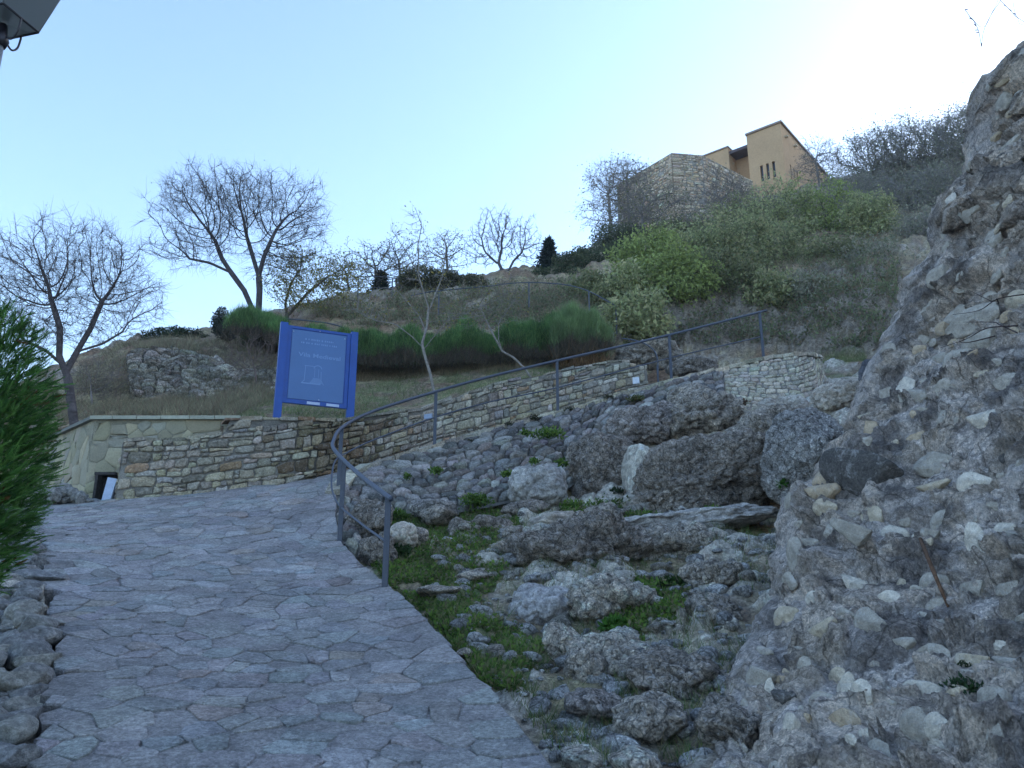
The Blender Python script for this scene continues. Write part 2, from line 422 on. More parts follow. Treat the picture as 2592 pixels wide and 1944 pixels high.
# flagstone wall geometry
fw_c = P(240, 1063, 13.35); FWZ = fw_c[2]
fw_r = P(600, 1063, 13.35)
d45 = np.array((-math.sin(R(45)), math.cos(R(45)), 0))
tt = 0.0
for k in range(4000):
    tt += .002; q = fw_c + d45 * tt
    if q[0] / q[1] < ray(104, 1125)[0]: break
fw_l = fw_c + d45 * tt
UP_B = ([(-60, 45), (-25, 30), (fw_l[0] - 1.5, fw_l[1] + 3), (fw_l[0] + .05, fw_l[1] + .25), (fw_c[0] + .1, fw_c[1] + .25)]
        + [(p[0], p[1] + .3) for p in WALL_TOP[4:]] + [(3.25, 18.3), (3.5, 21), (6.9, 20.7), (8.3, 19.3), (9.2, 17.5), (13, 15), (30, 8), (60, 14), (150, 20)])
UP_POLY = UP_B + [(500, 20), (500, 600), (-500, 600), (-500, 60)]

def zbase(x, y):
    """smooth ground height without relief, and the region: 0 low, 1 path, 2 up"""
    x = np.asarray(x, float); y = np.asarray(y, float)
    up = inpoly(x, y, UP_POLY); pa = inpoly(x, y, PATH_POLY) & ~up
    zl = Zlow_f(x, y)
    reg = np.where(up, 2, np.where(pa, 1, 0))
    z = np.where(up, Zup_f(x, y), zl)
    dj = polydist(x, y, [(3.4, 18.6), (3.6, 21), (6.9, 20.7), (8.3, 19.3), (9.2, 17.5)])
    nj = up & (dj < 3.0)
    if nj.any():
        z = z.copy(); t = sstep(0, 3.0, dj[nj]); z[nj] = (Zpath(x[nj], y[nj]) - .1) * (1 - t) + z[nj] * t
    if pa.any():
        z = z.copy(); z[pa] = Zpath(x[pa], y[pa]) - .16
    return z, reg
def hit(u, v, ymin=3.0, ymax=75, n=420):
    """where rays through (u, v) meet the bare ground; returns points (k,3) and ok mask"""
    u = np.atleast_1d(np.asarray(u, float)); v = np.atleast_1d(np.asarray(v, float))
    Y = np.geomspace(ymin, ymax, n)
    a, b = ray(u, v)
    out = np.zeros((len(u), 3)); ok = np.zeros(len(u), bool)
    for s in range(0, len(u), 2000):
        aa, bb = a[s:s + 2000, None], b[s:s + 2000, None]
        X = aa * Y; Z = CAMH + bb * Y
        zg, reg = zbase(X, np.broadcast_to(Y, X.shape))
        below = Z < zg
        i = below.argmax(1); okk = below.any(1) & (i > 0)
        r_ = np.arange(len(i)); i = np.maximum(i, 1)
        d0 = (Z - zg)[r_, i - 1]; d1 = (Z - zg)[r_, i]
        t = np.clip(d0 / (d0 - d1 + 1e-9), 0, 1)
        yy = Y[i - 1] + t * (Y[i] - Y[i - 1])
        out[s:s + 2000] = np.stack([aa[:, 0] * yy, yy, CAMH + bb[:, 0] * yy], -1); ok[s:s + 2000] = okk
    return out, ok
def project(p):
    p = np.asarray(p, float); x, y, z = p[..., 0], p[..., 1], p[..., 2] - CAMH
    f = y * CP + z * SP; up = -y * SP + z * CP
    return 1296 + FPX * x / f, 972 - FPX * up / f
def randpoly(poly, n):
    poly = np.asarray(poly, float); lo, hi = poly.min(0), poly.max(0)
    out = np.zeros((0, 2))
    while len(out) < n:
        q = rng.uniform(lo, hi, (n * 2, 2)); q = q[inpoly(q[:, 0], q[:, 1], poly)]
        out = np.vstack([out, q])
    return out[:n]

# green patches (weeds, lawn) given as outlines on the ground
GREEN = [[(930, 1290), (1120, 1240), (1280, 1270), (1320, 1330), (1180, 1420), (1290, 1440), (1180, 1560), (1300, 1590), (1380, 1640), (1300, 1760), (1230, 1740), (1090, 1580), (980, 1480), (930, 1420), (900, 1370)],
         [(1400, 1290), (1560, 1270), (1700, 1320), (1500, 1330)], [(1600, 1470), (1740, 1500), (1700, 1580), (1560, 1560)], [(1540, 1540), (1640, 1550), (1620, 1640), (1540, 1630)]]
LAWN = [[(600, 1060), (900, 1065), (1130, 1010), (1540, 915), (1560, 880), (1200, 935), (900, 975), (620, 1000)], [(2060, 900), (2190, 890), (2200, 975), (2080, 980)]]
def green_mask(P3):
    u, v = project(P3)
    g = np.zeros(len(u)); l = np.zeros(len(u))
    for q in GREEN: g = np.maximum(g, inpoly(u, v, q))
    for q in LAWN: l = np.maximum(l, inpoly(u, v, q))
    return g, l

# ---------------------------------------------------------------- ground
GROUND = {}
def build_ground():
    az = np.r_[np.linspace(-180, -60, 14)[:-1], np.linspace(-60, -37, 14)[:-1], np.linspace(-37, 37, 600), np.linspace(37, 60, 14)[1:], np.linspace(60, 180, 14)[1:]]
    rr = np.r_[0.4, 1.2, 2.2, np.geomspace(3.2, 26, 480), np.geomspace(26, 75, 110)[1:], np.geomspace(75, 900, 24)[1:]]
    A, Rr = np.meshgrid(R(1) * az, rr)
    x = (np.sin(A) * Rr).ravel(); y = (np.cos(A) * Rr).ravel()
    z, reg = zbase(x, y)
    p = np.stack([x, y, z], 1)
    near = np.abs(A.ravel()) < R(45)
    low = reg == 0
    dpath = polydist(x, y, [(a, b) for a, b, c in PATH_R[:9]])
    # relief
    amp = sstep(3, 6, np.hypot(x, y))
    n1 = fbm(p * .9, 4, 3); n2 = fbm(p * 3.2, 4, 9)
    f1, f2, cid = worley(p * np.array((2.1, 2.1, 1.3)), 5)
    g1, g2, gid = worley(p * np.array((6.5, 6.5, 4.5)), 8)
    gm, lm = green_mask(p)
    rocky = sstep(-.15, .3, n1 + .25 - gm * .55) * low
    lump = (np.clip(.75 - f1, 0, 1) * (.10 + .22 * cid)) * sstep(.0, .18, f2 - f1)
    pebble = np.clip(.6 - g1, 0, 1) * .05 * (.3 + gid) * sstep(0, .15, g2 - g1)
    dz = low * (n1 * .10 + n2 * .05 + rocky * (lump * 1.2 + pebble) + gm * (.02 * n2 + (g1 < .3) * (gid > .7) * .03))
    dz *= sstep(0.0, .5, dpath) * .9 + .1
    dz -= low * .06
    up = reg == 2
    far = sstep(20, 30, np.hypot(x, y))
    # rocky banks on the hillside
    h1, h2, hid = worley(p * np.array((.8, .8, 1.4)), 15)
    gu, gv = project(p); rb = inpoly(gu, gv, [(1480, 790), (1600, 770), (1800, 745), (2280, 660), (2290, 880), (2120, 905), (1700, 885), (1600, 875)]) & (y > 15) & (reg == 2)
    bank = sstep(-.05, .4, fbm(p * .25, 3, 21)) * sstep(17.5, 21, np.hypot(x, y)) * .8
    bank = np.maximum(bank, rb * (.55 + .45 * sstep(-.2, .2, n2)))
    k1, k2, kid = worley(p * np.array((2.2, 2.2, 3.0)) + .4 * n2[:, None], 18)
    dz += rb * (np.clip(.7 - k1, 0, 1) * .30 * (.3 + kid) * sstep(0, .2, k2 - k1) + .25 * n1)
    dz += up * (n1 * .10 * (1 - lm * .8) + n2 * .045 + bank * (np.clip(.8 - h1, 0, 1) * .32 * (.3 + hid) * sstep(0, .2, h2 - h1) + pebble * 2) + far * n1 * .35)
    dw = polydist(x, y, [(a[0], a[1] + .2) for a in WALL_TOP])
    dz *= np.where(up, sstep(.2, 1.4, dw), 1)
    p[:, 2] += dz * amp
    # colour of soil, litter, rock and turf
    soil = np.array((.24, .18, .125)); dry = np.array((.37, .305, .18)); rock = np.array((.50, .455, .39)); green = np.array((.12, .165, .065)); litter = np.array((.22, .13, .08))
    n3 = fbm(p * 7, 3, 31); n4 = fbm(p * 1.7, 4, 41); n5 = fbm(p * 20, 3, 51)
    c = soil + (dry - soil) * sstep(-.3, .4, n4)[:, None]
    c = c + (litter - c) * (sstep(.0, .4, fbm(p * 1.1, 3, 61)) * .7 * up)[:, None]
    rk = np.clip(rocky * (.5 + 1.2 * sstep(.1, .5, lump * 6 + n3 * .3)), 0, 1)
    rk = np.maximum(rk, up * bank * sstep(-.1, .3, n3 + .5 * hid - .1) * .8); rk = np.maximum(rk, rb * sstep(-.3, .25, n3 + .3 * kid) * .85)
    c = c + (rock * (.75 + .5 * cid[:, None] * low[:, None] + .25 * n3[:, None]) - c) * rk[:, None]
    c = c + (np.array((.19, .155, .12)) * (.7 + .5 * kid[:, None] + .4 * n3[:, None]) - c) * (rb * .7)[:, None]
    gr = np.clip((gm * .75 + low * .18) * sstep(-.25, .2, n3 + n4 * .4) + lm * .55 * sstep(-.2, .3, n4 + n3 * .5), 0, 1) * (1 - rk * .6)
    c = c + (green - c) * gr[:, None]
    c = c * (1 + .35 * n5[:, None])
    c = np.clip(c, .01, .6)
    na, nr = len(az), len(rr)
    i = np.arange(nr - 1)[:, None] * na + np.arange(na - 1)[None]
    F = np.stack([i, i + 1, i + na + 1, i + na], -1).reshape(-1, 4)
    u, v = project(p); front = p[:, 1] > 1
    GROUND.update(p=p, reg=reg, u=np.where(front, u, -9e9), v=v, na=na)
    return mk("ground", p, F, M_ground, col=c, origin=(0, 0, 0), kind='structure', label="rough soil, bedrock and dry grass of the hillside")
build_ground()

# ---------------------------------------------------------------- stones
def voronoi(seeds, box, k=16, aniso=(1, 1)):
    s = np.asarray(seeds, float) * np.asarray(aniso)
    n = len(s); polys = []
    for i0 in range(0, n, 500):
        d = ((s[i0:i0 + 500, None] - s[None]) ** 2).sum(2)
        kk = min(k + 1, n)
        nb = np.argpartition(d, kk - 1, axis=1)[:, :kk]
        for r_ in range(len(d)):
            i = i0 + r_; c = s[i]
            b = box * max(aniso) if np.isscalar(box) else box
            poly = [c + np.array(t) * b for t in ((-1, -1), (1, -1), (1, 1), (-1, 1))]
            idx = [j for j in nb[r_] if j != i]; idx.sort(key=lambda j: d[r_, j])
            for j in idx:
                nrm = s[j] - c; m = (s[j] + c) / 2; lim = nrm @ m
                ds = [nrm @ q - lim for q in poly]
                if max(ds) <= 0: continue
                out = []
                for q in range(len(poly)):
                    a, bq = poly[q], poly[(q + 1) % len(poly)]; da, db = ds[q], ds[(q + 1) % len(poly)]
                    if da <= 0: out.append(a)
                    if (da < 0 < db) or (db < 0 < da): out.append(a + (bq - a) * (da / (da - db)))
                poly = out
                if len(poly) < 3: break
            polys.append(np.array(poly) / np.asarray(aniso) if len(poly) >= 3 else None)
    return polys
def shrink(poly, g):
    """inset a convex polygon by about g"""
    c = poly.mean(0); out = []
    r_ = np.linalg.norm(poly - c, axis=1).mean()
    n = len(poly)
    d = poly - c; L = np.linalg.norm(d, axis=1)[:, None] + 1e-9
    return c + d * np.maximum(1 - g * 1.25 / L, .3)
def roundoff(poly, t=.22):
    """cut the corners"""
    n = len(poly); out = []
    for i in range(n):
        a, b, c = poly[i - 1], poly[i], poly[(i + 1) % n]
        out.append(b + (a - b) * t); out.append(b + (c - b) * t)
    q = [out[0]]
    for w in out[1:]:
        if np.linalg.norm(w - q[-1]) > .012: q.append(w)
    return np.array(q) if len(q) <= 12 else poly + 0.0
def stone_geo(poly, fn, joint, prot, depth, tilt=.15, cut=.22, edge=.16):
    """a dressed stone: sunk back ring, shoulder ring, front ring, front cap"""
    poly = shrink(poly, joint)
    if len(poly) != 8: poly = roundoff(poly, cut)
    else:
        m_ = poly.mean(0); poly[[0, 2, 4, 6]] += (m_ - poly[[0, 2, 4, 6]]) * cut
    n = len(poly)
    if n < 4: return None
    c = poly.mean(0); sz = np.linalg.norm(poly - c, axis=1).mean()
    poly = poly + rng.normal(0, .05 * sz, poly.shape)
    inner = c + (poly - c) * (1 - edge)
    core = c + (poly - c) * .5
    pr = prot * rng.uniform(.5, 1.2)
    tl = rng.normal(0, tilt, 2) * pr / max(sz, .02)
    def hh(q): return (q - c) @ tl
    R0, N0 = fn(poly); R1, N1 = fn(inner); R2, N2 = fn(core)
    V = np.vstack([R0 - N0 * depth, R0 + N0 * (pr * .35 + hh(poly))[:, None], R1 + N1 * (pr * .85 + hh(inner) + rng.normal(0, .08 * pr, n))[:, None],
                   R2 + N2 * (pr + hh(core) + rng.normal(0, .12 * pr, n))[:, None]])
    F = []
    for k in range(3):
        for i in range(n):
            j = (i + 1) % n
            F.append((k * n + i, k * n + j, (k + 1) * n + j, (k + 1) * n + i))
    F.append(tuple(3 * n + i for i in range(n)))
    return V, F
def palette(cols, w=None):
    cols = np.array(cols, float)
    def f():
        c = cols[rng.choice(len(cols), p=w)]
        return np.clip(c * rng.uniform(.78, 1.22) * (1 + rng.normal(0, .03, 3)), .01, .8)
    return f
PAL_RUBBLE = palette([(0.410, 0.360, 0.275), (0.410, 0.365, 0.275), (0.292, 0.260, 0.206), (0.454, 0.390, 0.267), (0.540, 0.490, 0.396), (0.356, 0.255, 0.155), (0.335, 0.310, 0.271)], [.24, .22, .16, .13, .12, .04, .09])
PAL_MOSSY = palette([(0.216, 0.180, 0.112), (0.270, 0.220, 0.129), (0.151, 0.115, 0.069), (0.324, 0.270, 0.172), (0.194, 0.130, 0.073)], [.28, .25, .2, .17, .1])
_pf = palette([(0.335, 0.300, 0.202), (0.356, 0.315, 0.206), (0.313, 0.285, 0.215), (0.286, 0.270, 0.237), (0.356, 0.290, 0.198)], [.34, .28, .2, .12, .06])
PAL_FLAG = lambda: (_pf() * .75 + np.array((.36, .33, .235)) * .35) * .84
_pp = palette([(.315, .30, .295), (.35, .335, .325), (.255, .245, .245), (.265, .285, .28), (.34, .285, .24), (.20, .195, .20)], [.34, .24, .14, .2, .04, .04])
PAL_PATH = lambda: _pp() * .66 + np.array((.31, .295, .29)) * .38
PAL_DRY_ = palette([(0.324, 0.285, 0.228), (0.389, 0.345, 0.275), (0.248, 0.220, 0.176), (0.454, 0.400, 0.318)])
PAL_DRY = lambda: np.minimum(PAL_DRY_() * 1.35, .7)

class Strip:
    """a ruled wall face between a bottom and a top polyline (world points)"""
    def __init__(s, B, T):
        s.B, s.T = np.array(B, float), np.array(T, float)
        mid = (s.B + s.T) / 2
        s.s = np.r_[0, np.cumsum(np.linalg.norm(np.diff(mid[:, :2], axis=0), axis=1))]
        s.H = np.linalg.norm(s.T - s.B, axis=1); s.L = s.s[-1]
    def h(s, q): return np.interp(q, s.s, s.H)
    def __call__(s, q):
        q = np.atleast_2d(q); a = np.clip(q[:, 0], 0, s.L)
        ip = lambda arr, a: np.stack([np.interp(a, s.s, arr[:, k]) for k in range(3)], 1)
        B, T = ip(s.B, a), ip(s.T, a)
        e = .12
        dB = ip((s.B + s.T) / 2, np.clip(a + e, 0, s.L)) - ip((s.B + s.T) / 2, np.clip(a - e, 0, s.L))
        t = q[:, 1] / np.maximum(s.h(a), .02)
        p = B + (T - B) * t[:, None] + dB / (np.linalg.norm(dB, axis=1)[:, None] + 1e-9) * (q[:, 0] - a)[:, None]
        n = np.cross(dB, T - B); n /= np.linalg.norm(n, axis=1)[:, None] + 1e-9
        return p, n
def row_seeds(strip, ch, cw, jit=.28):
    """seeds for coursed rubble"""
    S = []; y = -ch * .2; Hm = strip.H.max()
    while y < Hm + ch:
        hrow = ch * rng.uniform(.65, 1.35); x = -cw * rng.uniform(0, 1)
        while x < strip.L + cw:
            w = cw * rng.uniform(.45, 1.6)
            S.append((x + w / 2, y + hrow / 2 + rng.normal(0, jit * hrow * .7)))
            x += w
        y += hrow
    return np.array(S)
def coursed(strip, hr, wr, split=.22):
    """irregular courses of roughly squared stones: list of polygons"""
    out = []; y = -.06; Hm = strip.H.max() + .1; k = 0
    wob = lambda x, kk: .022 * math.sin(x * 1.7 + kk * 2.1) + .012 * math.sin(x * 5.3 + kk * 4.7)
    while y < Hm:
        h = rng.uniform(*hr); x = -rng.uniform(0, wr[1])
        while x < strip.L + .1:
            w = wr[0] + (wr[1] - wr[0]) * rng.random() ** 1.6
            b0, b1 = y + wob(x, k), y + wob(x + w, k); t0, t1 = y + h + wob(x, k + 1), y + h + wob(x + w, k + 1)
            j = lambda: rng.normal(0, .013, 2)
            def quad(xa, xb, ya, yb, yc, yd):     # bottom left, bottom right, top right, top left
                return np.array([(xa, ya), ((xa + xb) / 2, (ya + yb) / 2), (xb, yb), (xb, (yb + yc) / 2), (xb, yc), ((xa + xb) / 2, (yc + yd) / 2), (xa, yd), (xa, (ya + yd) / 2)]) + rng.normal(0, .010, (8, 2))
            r_ = rng.random()
            if r_ < split and h > hr[0] * 1.15:
                f = rng.uniform(.35, .65); m0, m1 = b0 + (t0 - b0) * f, b1 + (t1 - b1) * f
                out += [quad(x, x + w, b0, b1, m1, m0), quad(x, x + w, m0, m1, t1, t0)]
            elif r_ < split + .12 and w > .22:
                f = rng.uniform(.6, .75); m0, m1 = b0 + (t0 - b0) * .5, b1 + (t1 - b1) * .5; xm = x + w * f
                out += [quad(x, xm, b0, b0 + (b1 - b0) * f, t0 + (t1 - t0) * f, t0), quad(xm, x + w, b0 + (b1 - b0) * f, b1, m1, m0 + (m1 - m0) * f), quad(xm, x + w, m0 + (m1 - m0) * f, m1, t1, t0 + (t1 - t0) * f)]
            else: out.append(quad(x, x + w, b0, b1, t1, t0))
            x += w
        y += h; k += 1
    return out
def wall_faces(parent, strip, ch, cw, pal, joint=.014, prot=.035, depth=.05, mat=None, mort_mat=None, mort_col=(.2, .19, .165), aniso=(1, 1.0), limit=300,
               skip=None, mort_off=0.0, cut=.22, seeds=None, size_key=True, pal_fn=None, edge=.16, ymin=None, polys=None):
    if polys is not None: seeds = np.array([p.mean(0) for p in polys])
    else:
        seeds = row_seeds(strip, ch, cw) if seeds is None else seeds
        polys = voronoi(seeds, 3 * max(ch, cw), aniso=aniso)
    geos = []
    for c, p in zip(seeds, polys):
        if p is None or not (0 < c[0] < strip.L): continue
        hh = float(strip.h(c[0]))
        if c[1] > hh - ch * .15 or c[1] < (0 if ymin is None else ymin(c[0])): continue
        p = p.copy()
        p[:, 0] = np.clip(p[:, 0], 0, strip.L); p[:, 1] = np.clip(p[:, 1], -.05, strip.h(p[:, 0]) + .01)
        if np.ptp(p[:, 0]) < .03 or np.ptp(p[:, 1]) < .02: continue
        if skip is not None and skip(c): continue
        g = stone_geo(p, strip, joint, prot, depth, cut=cut, edge=edge)
        if g is None: continue
        pl = pal_fn(c) if pal_fn else pal
        w = strip(c[None])[0][0]
        u, v = project(w)
        seen = (-40 < u < 2640) and (-40 < v < 1990)
        geos.append((np.ptp(p[:, 0]) * np.ptp(p[:, 1]) / (w[1] ** 2) * (1 if seen else .001), g, pl()))
    geos.sort(key=lambda t: -t[0])
    rest = MB()
    for i, (sz, (V, F), col) in enumerate(geos):
        if i < limit: mk("stone", V, F, mat or M_stone, parent, col=col)
        else: rest.add(V, F, col)
    if rest.n: rest.build("small_stones", mat or M_stone, parent, kind='stuff')
    # mortar bed
    ns = max(8, int(strip.L / .06)); nh = 20
    S, T = np.meshgrid(np.linspace(0, strip.L, ns), np.linspace(-.04, 1.0, nh), indexing='ij')
    q = np.stack([S.ravel(), (T * strip.h(S)).ravel()], 1)
    Pp, Nn = strip(q)
    Pp = Pp + Nn * (mort_off + .008 * fbm(Pp * 9, 3, 77))[:, None]
    i = np.arange(ns - 1)[:, None] * nh + np.arange(nh - 1)[None]
    F = np.stack([i, i + nh, i + nh + 1, i + 1], -1).reshape(-1, 4)
    mc = mort_col(Pp) if callable(mort_col) else np.asarray(mort_col)
    cc = np.clip(mc * (1 + .35 * fbm(Pp * 3, 3, 99)[:, None]), .01, .6)
    mk("mortar", Pp, F, mort_mat or M_mortar, parent, col=cc)
def core_slab(parent, strip, thick, col=(.2, .19, .165), name="coping", over=.0):
    """solid top and back of a wall"""
    ns = max(6, int(strip.L / .12)); V, F = [], []
    s_ = np.linspace(0, strip.L, ns)
    top, n = strip(np.stack([s_, strip.h(s_)], 1)); bot, _ = strip(np.stack([s_, 0 * s_], 1))
    n = n.copy(); n[:, 2] = 0; n /= np.linalg.norm(n, axis=1)[:, None]
    for k in range(ns):
        V += [top[k] - n[k] * -.003 , top[k] - n[k] * thick, bot[k] - n[k] * thick, bot[k]]
    V = np.array(V); V[:, 2] += np.where(np.arange(len(V)) % 4 < 2, rng.normal(0, .008, len(V)) - .004, 0)
    for k in range(ns - 1):
        a = k * 4
        F += [(a, a + 1, a + 5, a + 4), (a + 1, a + 2, a + 6, a + 5)]
    F += [(0, 3, 2, 1), ((ns - 1) * 4, (ns - 1) * 4 + 1, (ns - 1) * 4 + 2, (ns - 1) * 4 + 3)]
    mk(name, V, F, M_mortar, parent, col=col, smooth=False)

# ---------------------------------------------------------------- the paved path
def build_path():
    root = empty("paved_path", (-1.5, 6, 1.6))
    tag(root, "sloping path paved with irregular grey flagstones, turning into a ramp", kind='structure')
    poly = np.array(PATH_POLY)
    S = []
    y = 1.0
    while y < 21:
        sz = .125 + .010 * y; x = -9.5 + rng.uniform(0, sz)
        while x < 8:
            S.append((x + rng.normal(0, sz * .22), y + rng.normal(0, sz * .22))); x += sz * rng.choice([.75, 1.0, 1.5, 1.9]) * 1.08
        y += sz * .86
    S = np.array(S)
    E_ = np.array([(a, b) for a, b, c in PATH_R]); E_ = np.vstack([(1.1, 2.0), E_]); Ls = np.r_[0, np.cumsum(np.linalg.norm(np.diff(E_, axis=0), axis=1))]
    t_ = [0]
    while t_[-1] < Ls[-1] - .3: t_.append(t_[-1] + rng.uniform(.2, .42))
    t_ = np.array(t_); ep = np.stack([np.interp(t_, Ls, E_[:, k]) for k in (0, 1)], 1); en = np.stack([np.interp(np.minimum(t_ + .05, Ls[-1]), Ls, E_[:, k]) for k in (0, 1)], 1) - np.stack([np.interp(np.maximum(t_ - .05, 0), Ls, E_[:, k]) for k in (0, 1)], 1)
    en /= np.linalg.norm(en, axis=1)[:, None]; en = np.stack([-en[:, 1], en[:, 0]], 1); ow = rng.uniform(.11, .17, len(t_))[:, None]
    inner_s, outer_s = ep + en * ow, ep - en * (ow + rng.normal(0, .025, ow.shape))
    dI = np.sqrt(((S[:, None] - np.vstack([inner_s, outer_s])[None]) ** 2).sum(2)).min(1)
    keep = (dI > .17) & ~((polydist(S[:, 0], S[:, 1], E_) < .35) & ~inpoly(S[:, 0], S[:, 1], poly))
    S = np.vstack([S[keep], inner_s, outer_s]); n_out = len(outer_s)
    ins = inpoly(S[:, 0], S[:, 1], poly)
    near = polydist(S[:, 0], S[:, 1], np.vstack([poly, poly[:1]])) < .8
    S = S[ins | near]; ins = inpoly(S[:, 0], S[:, 1], poly)
    polys = voronoi(S, 1.0)
    def fn(q):
        z = Zpath(q[:, 0], q[:, 1])
        e = .05
        zx = (Zpath(q[:, 0] + e, q[:, 1]) - z) / e; zy = (Zpath(q[:, 0], q[:, 1] + e) - z) / e
        n = np.stack([-zx, -zy, np.ones(len(z))], 1); n /= np.linalg.norm(n, axis=1)[:, None]
        w = np.stack([q[:, 0], q[:, 1], z], 1)
        w[:, 2] += .02 * fbm(w * .8, 2, 5)
        return w, n
    bed, rest, items = MB(), MB(), []
    for c, p, i_ in zip(S, polys, ins):
        if not i_ or p is None: continue
        bare = rng.random() < .2
        o_ = ~inpoly(p[:, 0], p[:, 1], poly)
        for k_ in np.flatnonzero(o_):      # trim to the path's edge
            best = None
            for a_, b_ in zip(poly, np.roll(poly, -1, 0)):
                ab = b_ - a_; t_ = np.clip((p[k_] - a_) @ ab / (ab @ ab), 0, 1); f_ = a_ + ab * t_; dd = np.linalg.norm(p[k_] - f_)
                if best is None or dd < best[0]: best = (dd, f_)
            p[k_] = best[1] + rng.normal(0, .012, 2)
        w, n = fn(p)
        Vb = np.vstack([w - n * .006, w - n * .35]); k = len(p)
        bed.add(Vb, [tuple(range(k))] + [(i, i + k, (i + 1) % k + k, (i + 1) % k) for i in range(k)], np.array((.31, .292, .285)) * rng.uniform(.82, 1.05))
        if bare: continue
        g = stone_geo(p, fn, .001 + .005 * rng.random() ** 2, .0065, .05, tilt=.5, cut=.12, edge=.07)
        if g is None: continue
        u, v = project(fn(c[None])[0][0])
        seen = -60 < u < 1500 and v < 2000
        items.append((c[1] if seen else 50 + c[1], g, PAL_PATH() * (1.0 if rng.random() > .04 else .78)))
    items.sort(key=lambda t: t[0])
    for i, (d, (V, F), col) in enumerate(items):
        if i < 298: mk("paving_stone", V, F, M_path, root, col=col)
        else: rest.add(V, F, col)
    rest.build("far_paving", M_path, root, kind='stuff', smooth=True)
    bed.build("bedding_mortar", M_path, root, smooth=False)
build_path()

# ---------------------------------------------------------------- walls
def build_rubble_wall():
    T = np.array(WALL_TOP); B = T.copy()
    B[:, 2] = Zpath(B[:, 0], B[:, 1] - .05) - .12
    B[:, 1] -= .03
    root = empty("rubble_wall", (B[5][0], B[5][1], B[5][2]), "long rubble stone wall along the far side of the path, climbing behind the handrail", "wall")
    st = Strip(B, T)
    s_moss = [np.interp(u, [0, 1], [0, 1]) for u in (0,)]
    def pf(c):
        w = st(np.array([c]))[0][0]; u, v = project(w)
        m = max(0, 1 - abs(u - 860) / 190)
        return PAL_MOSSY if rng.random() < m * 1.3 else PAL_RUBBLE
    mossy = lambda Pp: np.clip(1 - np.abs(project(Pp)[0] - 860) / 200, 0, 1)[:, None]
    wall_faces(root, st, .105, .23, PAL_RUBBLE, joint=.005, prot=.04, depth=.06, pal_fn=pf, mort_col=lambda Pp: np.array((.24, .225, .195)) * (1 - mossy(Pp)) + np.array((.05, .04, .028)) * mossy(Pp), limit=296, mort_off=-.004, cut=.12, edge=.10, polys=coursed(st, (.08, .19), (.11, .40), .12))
    core_slab(root, st, .34, col=(.2, .19, .16))
    # left end face
    st2 = Strip([B[0] + (-.16, .5, 0), B[0]], [T[0] + (-.16, .5, 0), T[0]])
    g = MB(); seeds = row_seeds(st2, .13, .2)
    wall_faces(root, st2, .13, .2, PAL_RUBBLE, limit=0, mort_col=(.1, .095, .085))
    # capping stones
    s_ = 0.0
    while s_ < st.L:
        w = rng.uniform(.2, .42); q = np.array([[s_, 0], [s_ + w, 0], [s_ + w, .34], [s_, .34]])
        a = s_ + w / 2
        top, n = st(np.array([[a, float(st.h(a))]])); tan, _ = st(np.array([[min(a + .1, st.L), float(st.h(min(a + .1, st.L)))]]))
        tg = tan[0] - top[0]
        if np.linalg.norm(tg) < 1e-3: break
        tg /= np.linalg.norm(tg); n0 = n[0].copy(); n0[2] = 0; n0 /= np.linalg.norm(n0)
        upv = np.cross(n0, tg); upv = upv if upv[2] > 0 else -upv
        if abs(tg[2]) < 1.2 and rng.random() < .8:
            m = MB(); hh = rng.uniform(.016, .032)
            m.box(top[0] - n0 * .15 + upv * hh, (w / 2 - .008, .17 + rng.uniform(0, .02), hh), None, [tg, n0, upv])
            V = m.V[0] + rng.normal(0, .008, m.V[0].shape)
            mk("capping_stone", V, m.F, M_stone, root, col=PAL_RUBBLE() * .9, smooth=False)
        s_ += w
build_rubble_wall()

